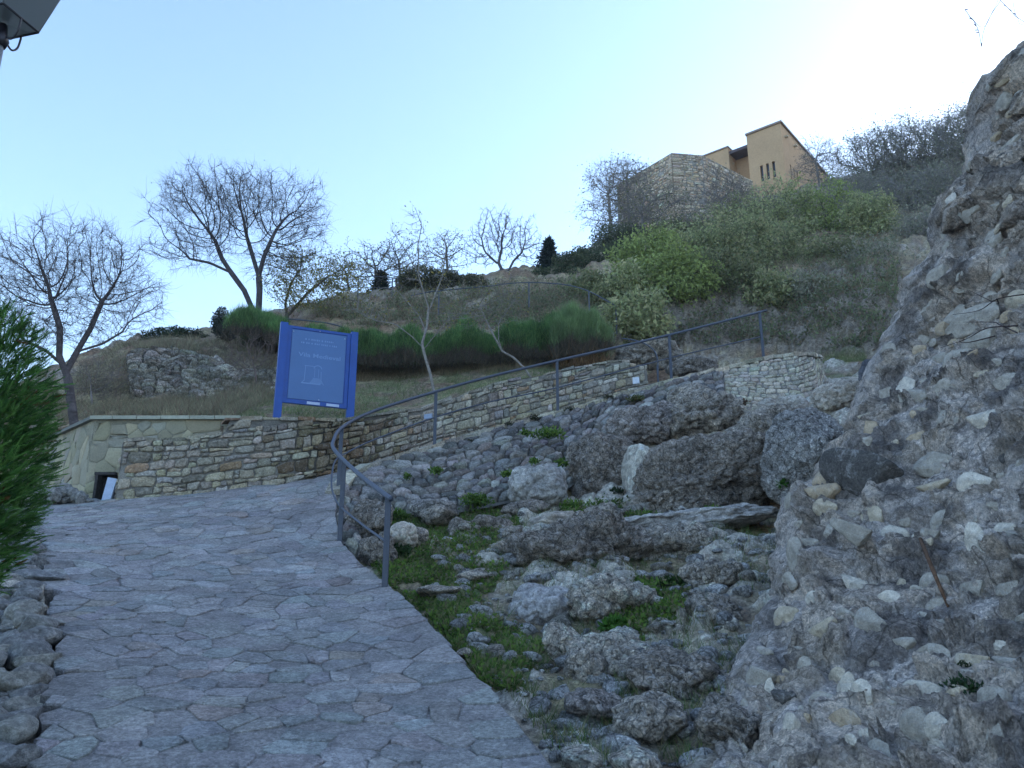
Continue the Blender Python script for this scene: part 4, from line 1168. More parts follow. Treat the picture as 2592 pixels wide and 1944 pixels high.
def leafquads(pts, s, cols, updir=.3, aspect=.55):
    n = len(pts)
    a = rng.normal(size=(n, 3)); a[:, 2] += updir; a /= np.linalg.norm(a, axis=1)[:, None]
    b = np.cross(a, rng.normal(size=(n, 3))); b /= np.linalg.norm(b, axis=1)[:, None] + 1e-9
    L = rng.uniform(s[0], s[1], n)[:, None]
    V = np.stack([pts, pts + a * L * .5 + b * L * aspect * .5, pts + a * L, pts + a * L * .5 - b * L * aspect * .5], 1).reshape(-1, 3)
    return V, np.arange(4 * n).reshape(n, 4), np.repeat(cols, 4, 0)
def pick(cols, n, p=None, var=.2):
    c = np.array(cols, float)[rng.choice(len(cols), n, p=p)]
    return np.clip(c * rng.uniform(1 - var, 1 + var, (n, 1)), .004, .7)

# ---------------------------------------------------------------- the ochre building and the ruined tower
def line_to(p0, az, u1):
    """point on the horizontal line from p0 along azimuth az that stands over picture column u1"""
    d = np.array((math.sin(az), math.cos(az), 0)); lo, hi = 0.0, 60.0
    s0 = project(p0)[0] < u1
    for _ in range(60):
        m = (lo + hi) / 2
        if (project(p0 + d * m)[0] < u1) == s0: lo = m
        else: hi = m
    return p0 + d * lo, lo, d
def prism(name, pts, z0, z1, mat, parent, col=None, **k):
    """upright block over a footprint"""
    n = len(pts); V = [(p[0], p[1], z0) for p in pts] + [(p[0], p[1], z1) for p in pts]
    F = [(i, (i + 1) % n, (i + 1) % n + n, i + n) for i in range(n)] + [tuple(range(n - 1, -1, -1)), tuple(range(n, 2 * n))]
    return mk(name, V, F, mat, parent, col=col if col is not None else (.5, .5, .5), smooth=False, **k)
def build_house():
    c0 = P(1975, 311, 55); az1, az2 = R(39.6), R(-50)
    f1, a1, d2 = line_to(c0, az2, 1889); s1, b1, d1 = line_to(c0, az1, 2096)
    zt = c0[2]; zb = zt - 11
    root = empty("ochre_house", (c0[0], c0[1], zb), "ochre rendered house with three slit windows crowning the hill above the ruined tower", "house")
    och = (.50, .325, .185)
    # windows on the front: openings framed by wall pieces
    wins = []
    def at_front(u, v):  # param along d2 and z for a pixel on the front plane
        a, b = ray(u, v); # solve c0 + d2*t = (a*Y, Y)
        t = (a * c0[1] - c0[0]) / (d2[0] - a * d2[1]); Yy = c0[1] + d2[1] * t
        return t, CAMH + b * Yy
    tw = []
    for (u, vt, vb) in ((1957, 407, 449), (1942, 413, 455), (1927, 420, 456)):
        ta, z1 = at_front(u + 3.6, vt); tb, _ = at_front(u - 3.6, vt); _, z0 = at_front(u, vb); tw.append((ta, tb, z0, z1))
    nrm = np.array((d2[1], -d2[0], 0)); nrm *= -1 if nrm @ (c0 - np.array((0, 0, 0))) > 0 else 1
    wb = MB()
    def piece(t0, t1, z0, z1, th=.3):
        c = c0 + d2 * (t0 + t1) / 2 - nrm * th / 2; c = np.array((c[0], c[1], (z0 + z1) / 2))
        wb.box(c, (abs(t1 - t0) / 2, th / 2, (z1 - z0) / 2), och, [d2, nrm, (0, 0, 1)])
    zl, zh = min(t[2] for t in tw), max(t[3] for t in tw)
    piece(0, a1, zh, zt); piece(0, a1, zb, zl)
    e = 0.0
    for (ta, tb, z0, z1) in tw: piece(e, ta, zl, zh); e = tb
    piece(e, a1, zl, zh)
    wall = wb.build("front_wall", M_ochre, root, smooth=False)
    for (ta, tb, z0, z1) in tw:
        c = c0 + d2 * (ta + tb) / 2 - nrm * .2; m = MB(); m.box((c[0], c[1], (zl + zh) / 2), ((tb - ta) / 2, .02, (zh - zl) / 2), None, [d2, nrm, (0, 0, 1)])
        m.build("window", M_glass, root, smooth=False)
    # side wall with slits
    sb = MB(); nr1 = np.array((d1[1], -d1[0], 0)); 
    if nr1 @ d2 > 0: nr1 = -nr1
    def spiece(t0, t1, z0, z1):
        c = c0 + d1 * (t0 + t1) / 2 - nr1 * .15; sb.box((c[0], c[1], (z0 + z1) / 2), ((t1 - t0) / 2, .15, (z1 - z0) / 2), och, [d1, nr1, (0, 0, 1)])
    spiece(.3, b1, zh, zt); spiece(.3, b1, zb, zl); ts = [1.2, 1.9, 2.6]; e = .3
    for t in ts: spiece(e, t, zl, zh); e = t + .28
    spiece(e, b1, zl, zh)
    sb.build("side_wall", M_ochre, root, smooth=False)
    for t in ts:
        c = c0 + d1 * (t + .14) - nr1 * .2; m = MB(); m.box((c[0], c[1], (zl + zh) / 2), (.14, .02, (zh - zl) / 2), None, [d1, nr1, (0, 0, 1)]); m.build("window", M_glass, root, smooth=False)
    # roof slab and back volume
    q = lambda a, b: c0 + d2 * a + d1 * b
    prism("roof", [q(-.12, -.12), q(a1 + .05, -.12), q(a1 + .05, b1 + .1), q(-.12, b1 + .1)], zt, zt + .16, M_ochre, root, col=(.28, .21, .17))
    prism("inner_wall", [q(.32, .32), q(a1 - .01, .32), q(a1 - .01, b1 - .02), q(.32, b1 - .02)], zb, zt - .02, M_ochre, root, col=och)
    # recessed bay under a dark eave, and the lower block to its left
    f2, a2, _ = line_to(c0, az2, 1842)
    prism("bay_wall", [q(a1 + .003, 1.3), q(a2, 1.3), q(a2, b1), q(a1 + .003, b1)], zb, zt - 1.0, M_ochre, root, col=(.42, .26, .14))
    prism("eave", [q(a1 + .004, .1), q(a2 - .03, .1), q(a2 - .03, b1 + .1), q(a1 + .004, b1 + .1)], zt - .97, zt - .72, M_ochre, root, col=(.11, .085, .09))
    f3, a3, _ = line_to(c0, az2, 1740)
    prism("low_block", [q(a2, -.02), q(a3, -.02), q(a3, b1 - 1), q(a2, b1 - 1)], zb, zt - .42, M_ochre, root, col=och)
    prism("roof", [q(a2 - .05, -.1), q(a3, -.1), q(a3, b1 - 1), q(a2 - .05, b1 - 1)], zt - .417, zt - .30, M_ochre, root, col=(.28, .21, .17))
    for (uu, vv) in ((1987, 347), (2010, 370), (2034, 396)):
        a, b = ray(uu, vv); t = (a * c0[1] - c0[0]) / (d1[0] - a * d1[1]); z = CAMH + b * (c0[1] + d1[1] * t)
        c = c0 + d1 * t + nr1 * .12; m = MB(); m.box((c[0], c[1], z), (.12, .12, .06), (.5, .42, .3), [d1, nr1, (0, 0, 1)]); m.build("wall_lamp", M_ochre, root, smooth=False)
build_house()
def build_tower():
    p2 = P(1700, 387, 47)
    p1, _, _ = line_to(p2, R(-36), 1562); p3, _, _ = line_to(p2, R(82), 1778); p4, _, _ = line_to(p3, R(52), 1905)
    H_ = 9.5
    root = empty("ruined_tower", (p2[0], p2[1], p2[2] - H_), "ruined many sided rubble stone tower with a brick quoin below the ochre house", "tower")
    palT = palette([(0.590, 0.463, 0.334), (0.673, 0.537, 0.388), (0.463, 0.369, 0.269), (0.617, 0.438, 0.290), (0.772, 0.637, 0.484)])
    palQ = palette([(0.540, 0.410, 0.292), (0.594, 0.480, 0.353), (0.454, 0.340, 0.241)])
    low = lambda p: p - np.array((0, 0, H_))
    for a, b in ((p1, p2), (p2, p3), (p3, p4)):
        st = Strip([low(a), low(b)], [a, b]); lim = 0
        holes = rng.uniform((0, 2), (st.L, H_ - .4), (7, 2))
        sk = lambda c: (np.hypot(*(holes - c).T) < .18).any()
        if a is p2:
            wallst = wall_faces(root, st, .24, .36, palT, joint=.02, prot=.06, depth=.06, limit=60, mort_col=(.30, .27, .23), skip=sk, cut=.2, polys=coursed(st, (.14, .3), (.2, .6)))
        else: wall_faces(root, st, .24, .36, palT, joint=.02, prot=.06, depth=.06, limit=60, mort_col=(.30, .27, .23), skip=sk, cut=.2, polys=coursed(st, (.14, .3), (.2, .6)))
    # quoin of thin brick like stones at the corner
    e1 = (p1 - p2) / np.linalg.norm(p1 - p2); e2 = (p3 - p2) / np.linalg.norm(p3 - p2)
    mid = e1 + e2; out = -mid / np.linalg.norm(mid)
    z = p2[2] - .5; m = MB()
    while z > p2[2] - 6.5:
        h = rng.uniform(.09, .15)
        for (e, L) in ((e1, rng.uniform(.2, .4)), (e2, rng.uniform(.4, .7))):
            n = np.cross(e, (0, 0, 1)); n /= np.linalg.norm(n); n = n if n @ out > 0 else -n
            c = p2 + e * (L / 2) + n * .06; m.box((c[0], c[1], z), (L / 2, .03 + .01 * rng.random(), h / 2 - .012), palQ(), [e, n, (0, 0, 1)])
        z -= h
    m.build("quoin", M_stone, root, smooth=False, kind='stuff')
    bk1, bk4 = p1 + (1.5, 3, 0), p4 + (-1, 3, 0)
    cap = [p1, p2, p3, p4, bk4, bk1]
    prism("core", [p * np.array((1, 1, 1)) + (0, .12, 0) for p in cap], p2[2] - H_, p2[2] - .03, M_mortar, root, col=(.17, .155, .13))
build_tower()

# ---------------------------------------------------------------- handrails
def post_top(u, v, Y, vt):
    b = P(u, v, Y); _, t = ray(u, vt); return b, np.array((b[0], b[1], CAMH + t * b[1]))
def handrail(name, label, posts, top, low=None, rt=.026, rl=.013, pw=.022, cat="handrail", group=None):
    root = empty(name, posts[0][0], label, cat, group)
    for b, t in posts:
        m = MB(); m.box((b + t) / 2 - (0, 0, .05), (pw, pw * .75, (t[2] - b[2]) / 2 + .05)); 
        m.build("post", M_steel, root, smooth=False)
    V, F = tube(catmull(top, 8), rt, 10); mk("top_rail", V, F, M_steel, root, smooth=True)
    if low is not None:
        V, F = tube(catmull(low, 8), rl, 8); mk("lower_rail", V, F, M_steel, root, smooth=True)
    return root
PB = [(974, 1486, 7.82, 1258), (860, 1366, 9.8, 1166), (856, 1242, 12.15, 1084), (1100, 1131, 13.75, 991), (1412, 1046, 15.0, 913), (1700, 967, 16.1, 848), (1933, 909, 17.0, 790)]
posts = [post_top(*t) for t in PB]
A_, B_, C_, D_, E_, F_, G_ = [t for b, t in posts]
bl = lambda k, vt: np.array((posts[k][0][0], posts[k][0][1], CAMH + ray(0, vt)[1] * posts[k][0][1]))
top = [A_ + (A_ - B_) * .03, A_, P(919, 1209, 8.75), B_, P(845, 1136, 10.7), P(844, 1116, 11.4), C_ * .5 + P(868, 1079, 12.2) * .5, P(945, 1041, 12.85), D_, P(1250, 951, 14.35), E_, P(1556, 880, 15.6), F_, G_, G_ + (G_ - F_) * .03]
low = [bl(0, 1372), P(920, 1330, 8.75), bl(1, 1285), P(846, 1257, 10.7), P(839, 1222, 11.4), P(848, 1168, 12.0), P(880, 1145, 12.4), P(950, 1112, 12.9), bl(3, 1056), P(1250, 1015, 14.35), bl(4, 981), bl(5, 906), bl(6, 852)]
handrail("handrail", "grey blue tubular steel handrail that bends with the path edge and climbs the ramp", posts, top, low, pw=.027)
def hr(name, label, Y, topuv, postuv, rt=.016, low=None):
    tp = [P(u, v, y) for u, v, y in topuv]
    ps = [post_top(u, vb, y, vt) for u, vb, y, vt in postuv]
    return handrail(name, label, ps, tp, [P(u, v, y) for u, v, y in low] if low else None, rt=rt, rl=.012, pw=.02)
hr("handrail", "dark arched handrail on the upper slope above the hedge", 23, [(1040, 748, 23.5), (1103, 737, 23.4), (1241, 724, 23.2), (1284, 718, 23), (1338, 715, 22.8), (1392, 717, 22.5), (1443, 723, 22.2), (1494, 739, 21.8), (1562, 776, 21.3)],
   [(1110, 790, 23.4, 737), (1339, 770, 22.8, 716), (1492, 800, 21.8, 739), (1561, 835, 21.3, 776)])
hr("handrail", "thin handrail on the skyline left of the ivy covered block", 27, [(830, 712, 27.5), (850, 708, 27.4), (922, 699, 27.2), (991, 703, 27), (1010, 706, 27)], [(905, 752, 27.3, 702), (992, 750, 27, 703)], low=[(850, 733, 27.4), (922, 727, 27.2), (992, 731, 27)])
hr("handrail", "short curved handrail end behind the top of the rubble wall", 18, [(1575, 857, 18.6), (1585, 858, 18.5), (1613, 863, 18.4), (1643, 876, 18.3), (1659, 893, 18.25), (1665, 916, 18.2), (1666, 960, 18.2)], [(1666, 968, 18.2, 925)])
hr("handrail", "slender handrail running down behind the blue sign", 22, [(700, 806, 21), (762, 810, 21), (839, 820, 21), (900, 840, 21)], [(720, 850, 21, 807), (870, 870, 21, 829)], rt=.018)

# ---------------------------------------------------------------- the blue sign
def build_sign():
    YL, YR_ = 13.75, 14.3
    lp = P(700, 1066, YL); rp = P(885, 1062, YR_)
    zt = CAMH + ray(720, 817)[1] * YL; zbd = CAMH + ray(700, 1018)[1] * YL
    lp[2] = rp[2] = min(lp[2], rp[2]) - .35
    e = rp - lp; Wd = np.linalg.norm(e); e /= Wd
    n = np.array((e[1], -e[0], 0)); 
    up = np.array((0, 0, 1.0))
    root = empty("information_sign", tuple((lp + rp) / 2), "large blue sign board on two posts reading Vila Medieval above the rubble wall", "sign")
    for b in (lp, rp):
        m = MB(); m.box((b[0], b[1], (b[2] + zt) / 2), (.065, .05, (zt - b[2]) / 2), None, [e, n, up])
        V = m.V[0]; mk("post", V, m.F, M_blue, root, smooth=False)
    x0, x1 = .065, Wd - .065; c = lambda x, z, d: lp * np.array((1, 1, 0)) + e * x + n * d + np.array((0, 0, z))
    zb, z1 = zbd, zt - .035
    Hh = z1 - zb; Wb = x1 - x0
    m = MB(); m.box(c((x0 + x1) / 2, (zb + z1) / 2, -.005), (Wb / 2 - .002, .018, Hh / 2), None, [e, n, up]); board = m.build("board", M_blue, root, smooth=False)
    m = MB()   # raised frame
    for (a, b, z0_, z1_) in ((x0, x1, z1 - .055, z1), (x0, x1, zb, zb + .075), (x0, x0 + .07, zb, z1), (x1 - .075, x1, zb, z1)):
        ins = .001 if z1_ - z0_ > .5 else 0
        m.box(c((a + b) / 2, (z0_ + z1_) / 2, .02 - ins), ((b - a) / 2 - .004, .0068, (z1_ - z0_) / 2 - .004 - ins), None, [e, n, up])
    m.build("frame", M_blue, root, smooth=False)
    px0, px1, pz0, pz1 = x0 + .085, x1 - .09, zb + .09, z1 - .07
    m = MB(); m.box(c((px0 + px1) / 2, (pz0 + pz1) / 2, .019), ((px1 - px0) / 2, .004, (pz1 - pz0) / 2), None, [e, n, up]); m.build("panel", M_panel, root, smooth=False)
    X = lambda f: x0 + f * Wb
    Z = lambda f: z1 - f * Hh
    d = .0245
    from mathutils import Matrix
    def text(s, f0, f1, zf, name, hgt):
        cu = bpy.data.curves.new("t", 'FONT'); cu.body = s; cu.size = 1.0; cu.extrude = 0.0; cu.offset = .012
        to = bpy.data.objects.new("t", cu); COL.objects.link(to)
        dg = bpy.context.evaluated_depsgraph_get(); me = bpy.data.meshes.new_from_object(to.evaluated_get(dg))
        V = np.array([v.co[:] for v in me.vertices]); F = [tuple(p.vertices) for p in me.polygons]
        bpy.data.objects.remove(to); bpy.data.meshes.remove(me)
        V[:, 0] -= V[:, 0].min(); V[:, 0] *= (X(f1) - X(f0)) / V[:, 0].max(); V[:, 1] *= hgt / .7
        W = np.array([c(X(f0) + v[0], Z(zf) + v[1], d) for v in V])
        mk(name, W, F, M_print, root, smooth=False)
    text("Vila Medieval", .19, .85, .385, "lettering", .075)
    # two lines of small print, too blurred to read: rows of short strokes
    for (f0, f1, zf) in ((.28, .72, .155), (.22, .78, .205)):
        m = MB(); f = f0
        while f < f1:
            w = rng.uniform(.012, .022); m.box(c(X(f + w / 2), Z(zf), d), (w * Wb / 2, .0006, .012 + .004 * rng.random()), None, [e, n, up]); f += w + (.012 if rng.random() < .8 else .03)
        m.build("small_print", M_print, root, smooth=False, kind='stuff')
    # emblem: a square outline with an arch and a flaring base
    m = MB()
    def bar(fx0, fz0, fx1, fz1, w=.010):
        a = c(X(fx0), Z(fz0), d); b = c(X(fx1), Z(fz1), d); t = (b - a); L = np.linalg.norm(t); t /= L; s = np.cross(n, t)
        m.box((a + b) / 2, (L / 2, .0006, w / 2), None, [t, n, s])
    bar(.30, .50, .47, .50); bar(.315, .50, .305, .70); bar(.27, .725, .56, .725, .02); bar(.305, .69, .26, .73); bar(.56, .56, .565, .68); bar(.565, .67, .61, .73); bar(.46, .52, .46, .64, .006); bar(.52, .53, .52, .64, .006)
    for k in range(8):
        a0, a1 = math.pi * k / 8, math.pi * (k + 1) / 8
        bar(.505 - .06 * math.cos(a0), .525 - .04 * math.sin(a0), .505 - .06 * math.cos(a1), .525 - .04 * math.sin(a1), .014)
    for k in range(5): bar(.44 - .012 * k, .655 + .014 * k, .55 + .008 * k, .655 + .014 * k, .012)
    m.build("emblem", M_print, root, smooth=False)
    for (f0, f1) in ((.37, .57), (.67, .87)):
        m = MB(); m.box(c((X(f0) + X(f1)) / 2, zb + .038, .030), ((X(f1) - X(f0)) / 2, .002, .024), None, [e, n, up]); m.build("sticker", M_plate, root, smooth=False)
    for fx, fz in ((.09, .075), (.9, .085), (.55, .925), (.5, .03)):
        V, F = ICO[3]; mk("screw", V * .010 + c(X(fx), Z(fz), .026), F, M_plate, root)
build_sign()

# ---------------------------------------------------------------- street lamp at the top left corner
def build_lamp():
    def at_z(u, v, z):
        a, b = ray(u, v); Y = (z - CAMH) / b; return np.array((a * Y, Y, z))
    lo, hi = 2.5, 8.0
    for _ in range(50):
        z = (lo + hi) / 2
        if np.linalg.norm(at_z(97, 82, z) - at_z(8, 8, z)) < .235: lo = z
        else: hi = z
    ca, cb = at_z(97, 82, z), at_z(8, 8, z)
    e = cb - ca; L = np.linalg.norm(e); e /= L; f = np.array((-e[1], e[0], 0))
    third = at_z(-40, 100, z) - ca
    if f @ third < 0: f = -f
    ce = ca + e * L / 2 + f * L / 2
    root = empty("street_lamp", (ce[0], ce[1], Zlow_f(np.array([ce[0]]), np.array([ce[1]]))[0] if False else 0.3), "old style square glass lantern on a grey pole at the top left corner", "street lamp")
    cn = [ce + e * sx * L / 2 + f * sy * L / 2 for sx, sy in ((-1, -1), (1, -1), (1, 1), (-1, 1))]
    Hl, k = .36, 1.62
    ct = [ce + (p - ce) * k + (0, 0, Hl) for p in cn]
    for i in range(4):
        a, b = cn[i], cn[(i + 1) % 4]; A, B = ct[i], ct[(i + 1) % 4]
        V, F = tube([a, b], .007, 6); mk("frame_bar", V, F, M_black, root)
        V, F = tube([a, A], .005, 6); mk("frame_bar", V, F, M_galv, root)
        V, F = tube([A, B], .008, 6); mk("frame_bar", V, F, M_black, root)
        Vp = np.array([a, b, B, A]); nn = np.cross(b - a, A - a); nn /= np.linalg.norm(nn)
        V = np.vstack([Vp, Vp - nn * .004]); mk("glass_pane", V, [(0, 1, 2, 3), (7, 6, 5, 4), (0, 4, 5, 1), (1, 5, 6, 2), (2, 6, 7, 3), (3, 7, 4, 0)], M_pane, root, smooth=False)
    V = np.array(cn + [p + (0, 0, .004) for p in cn]); mk("bottom_pane", V, [(3, 2, 1, 0), (4, 5, 6, 7), (0, 1, 5, 4), (1, 2, 6, 5), (2, 3, 7, 6), (3, 0, 4, 7)], M_pane, root, smooth=False)
    rt = [ce + (p - ce) * 1.15 for p in [q - (0, 0, Hl) for q in ct]]; rt = [np.array((p[0], p[1], z + Hl + .01)) for p in rt]
    ap = ce + (0, 0, Hl + .2)
    mk("roof", rt + [ap + (0, 0, 0)], [(0, 1, 4), (1, 2, 4), (2, 3, 4), (3, 0, 4), (3, 2, 1, 0)], M_black, root, smooth=False)
    V, F = tube([ce + (0, 0, Hl + .18), ce + (0, 0, Hl + .3)], [.03, .005], 8); mk("finial", V, F, M_black, root)
    V, F = tube([ce + (0, 0, .01), ce + (0, 0, .12)], .03, 10); mk("lamp_holder", V, F, M_black, root)
    V, F = ICO[3]; mk("bulb", V * (.04, .04, .06) + ce + (0, 0, .17), F, M_plate, root)
    # pole, collar and scroll brackets
    gz = .45
    V, F = tube([np.array((ce[0], ce[1], gz)), np.array((ce[0], ce[1], gz + .8)), ce - (0, 0, .14)], [.05, .035, .024], 14); mk("pole", V, F, M_galv, root)
    V, F = tube([ce - (0, 0, .16), ce - (0, 0, .12), ce - (0, 0, .08), ce - (0, 0, .02)], [.032, .045, .03, .022], 12); mk("collar", V, F, M_black, root)
    for i in range(4):
        a = (cn[i] + cn[(i + 1) % 4]) / 2; dd = a - ce; dd /= np.linalg.norm(dd)
        pts = [ce - (0, 0, .10) + dd * .03, ce - (0, 0, .125) + dd * .075, ce - (0, 0, .09) + dd * (L / 2 - .01), a - (0, 0, .03), a]
        V, F = tube(catmull(pts, 6), .0055, 6); mk("scroll_bracket", V, F, M_black, root)
def pane_mat():
    m = bpy.data.materials.new("lamp_glass"); m.use_nodes = True; b = m.node_tree.nodes["Principled BSDF"]
    b.inputs["Base Color"].default_value = (.22, .26, .27, 1); b.inputs["Roughness"].default_value = .4
    b.inputs["Transmission Weight"].default_value = .55; b.inputs["IOR"].default_value = 1.2
    return m
M_pane = pane_mat()
build_lamp()

# ---------------------------------------------------------------- small things
def slab_box(name, c, half, axes, mat, label, cat, jit=.004, col=(.5, .5, .5)):
    m = MB(); m.box(c, half, None, axes); V = m.V[0] + rng.normal(0, jit, (8, 3))
    return mk(name, V, m.F, mat, None, col=col, smooth=False, label=label, cat=cat)
ex, ey, ez = np.eye(3)
tilt = np.array((.16, 0, 1.0)); tilt /= np.linalg.norm(tilt); tx = np.cross(ey, tilt); tx = -tx if tx[0] < 0 else tx
slab_box("marble_slab", P(277, 1241, 12.75), (.07, .022, .195), [tx, ey, tilt], M_plate, "bluish white slab leaning upright in the dark niche at the foot of the flagstone wall", "slab", jit=.003)
# drain niche beside it
def build_niche():
    c = P(268, 1232, 13.2)
    root = empty("drain_niche", tuple(c - (0, 0, .2)), "dark square drain opening at the foot of the cream flagstone wall", "drain")
    m = MB()
    m.box(c + (-.10, -.02, -.02), (.022, .13, .2)); m.box(c + (.03, -.02, .20), (.17, .13, .022)); m.box(c + (.03, .08, -.02), (.16, .02, .22))
    m.build("surround", M_dark, root, smooth=False)
M_dark = attr_mat("dark_stone", base=(.055, .05, .05), noise=((20, .4),), bump=((60, .01),))  # very dark base colour for the niche surround
build_niche()
n_w = lambda az: np.array((math.sin(az), -math.cos(az), 0))
def plaque(u, v, Y, w, h, label, az=R(-25)):
    n = n_w(az); t = np.cross(ez, n); return slab_box("plaque", P(u, v, Y), (w, .012, h), [t, n, ez], M_white, label, "plaque", jit=0)
M_white = attr_mat("white_plaque", base=(.62, .66, .72), noise=((20, .06),), bump=())
plaque(1610, 963, 17.45, .075, .075, "small square white plaque on the end of the rubble wall")
M_slate = attr_mat("bluish_plate", base=(.30, .36, .47), noise=((20, .1),), bump=())  # plain bluish base colour of the small plate
n = n_w(R(-30)); t_ = np.cross(ez, n)
slab_box("letter_slot", P(1084, 1054, 14.98), (.085, .02, .045), [t_, n, ez], M_slate, "flat bluish metal plate set in the rubble wall behind a handrail post", "metal plate", jit=0)
# twisted wire hanging in from the top right corner
def build_wire():
    Y = 3.2
    root = empty("wire", tuple(P(2580, -60, Y)), "loops of thin twisted wire dangling into the top right corner of the sky", "wire")
    def strand(uv, r=.0011):
        V, F = tube(catmull([P(u, v, Y + dy) for u, v, dy in uv], 8), r, 5); mk("strand", V, F, M_wire, root)
    strand([(2590, -120, 0), (2540, -30, 0), (2532, 2, 0), (2512, 32, .02), (2495, 65, .03), (2487, 92, .03), (2485, 118, .03), (2480, 92, .02), (2476, 75, .02), (2466, 55, 0), (2455, 42, 0), (2447, 30, 0), (2442, 26, 0)], .0014)
    strand([(2532, -40, 0), (2526, 0, 0), (2510, 34, -.01), (2498, 60, -.01), (2490, 68, 0), (2480, 67, 0), (2470, 58, 0), (2462, 48, .0), (2452, 40, 0)])
    strand([(2532, 0, 0), (2545, 14, 0), (2556, 25, .01), (2565, 35, .01), (2574, 44, .01), (2585, 50, 0), (2600, 62, 0)], .0014)
    strand([(2561, -30, 0), (2565, 10, 0), (2570, 35, 0), (2576, 44, 0), (2579, 57, 0), (2586, 62, 0), (2596, 58, 0)])
    for (u, v, a) in ((2446, 24, .1), (2457, 47, .6), (2468, 63, 1.0), (2472, 76, 0), (2475, 82, .05), (2544, 14, .7), (2557, 25, .4), (2569, 35, .4), (2484, 112, 1.5)):
        c = P(u, v, Y); d_ = np.array((math.cos(a), 0, -math.sin(a))) * .007; V, F = tube([c - d_, c + d_], .0022, 6); mk("barb", V, F, M_wire, root)
M_wire = attr_mat("wire_metal", base=(.12, .12, .16), noise=((30, .1),), bump=(), metallic=.4, rough=.5)
build_wire()
# low border of stones along the left side of the path
def build_border():
    root = empty("border_wall", tuple(P(60, 1700, 5.2)), "low crumbling border of big rough stones along the left side of the path", "border")
    cols = [proto_variant(M_stone, rockcol(c, .25, 3), 5) for c in ((.24, .235, .225), (.2, .2, .2), (.27, .26, .23))]
    Lp = np.array(PATH_L[:6]); k = 0
    for y in np.arange(3.0, 11.5, .17):
        x0 = np.interp(y, Lp[:, 1], Lp[:, 0])
        for j in range(4):
            x = x0 - .13 - j * .22 + rng.normal(0, .03); yy = y + rng.normal(0, .05)
            z = float(Zpath(np.array([x0]), np.array([yy]))[0]) - .01 + rng.normal(0, .02) - .01 * j
            s = rng.uniform(.10, .17)
            share(rng.choice(cols[rng.integers(3)]), "stone", (x, yy, z), root, rot=(rng.normal(0, .1), rng.normal(0, .1), rng.uniform(0, 6)), scale=(s * rng.uniform(.9, 1.4), s, s * rng.uniform(.45, .8)))
build_border()
# loose stones on the slope: the large ones singly
def loose_stones():
    cols = [proto_variant(M_rock, rockcol(c, .25, 3), 6) for c in ((.40, .395, .385), (.32, .315, .31), (.5, .49, .47), (.34, .31, .26))]
    area = [(1420, 1944), (1180, 1640), (1060, 1480), (1150, 1330), (1300, 1290), (1700, 1290), (1980, 1330), (1960, 1500), (1900, 1700), (1750, 1944)]
    pts = scatter(area, 900, regs=(0,), yr=(3.9, 12))
    m, mF, mC, n = [], [], [], 0
    for i, p in enumerate(pts):
        s = .022 * (1 + 3.2 * rng.random() ** 4) * (.6 + p[1] / 12)
        W, F, _ = PROTO[i % 10]
        W3, F3 = ICO_S[i % 8]
        q = W3 * np.array((s * rng.uniform(.9, 1.6), s, s * rng.uniform(.5, .9))); a = rng.uniform(0, 6.3)
        q = np.stack([q[:, 0] * math.cos(a) - q[:, 1] * math.sin(a), q[:, 0] * math.sin(a) + q[:, 1] * math.cos(a), q[:, 2]], 1) + p + (0, 0, s * .15)
        m.append(q); mF.append(F3 + n); n += len(q)
        mC.append(np.tile(pick([(.42, .41, .40), (.32, .315, .31), (.52, .51, .49), (.34, .31, .26)], 1), (len(q), 1)))
    mk("loose_rubble", np.concatenate(m), np.concatenate(mF), M_rock, col=np.concatenate(mC), kind='stuff', label="loose broken stones strewn over the slope beside the path", cat="rubble", smooth=True)
ICO_S = [rock_shape(3, nplanes=8, seed=300 + i, rough=.06, sq=.5, k=30.0) for i in range(8)]
loose_stones()

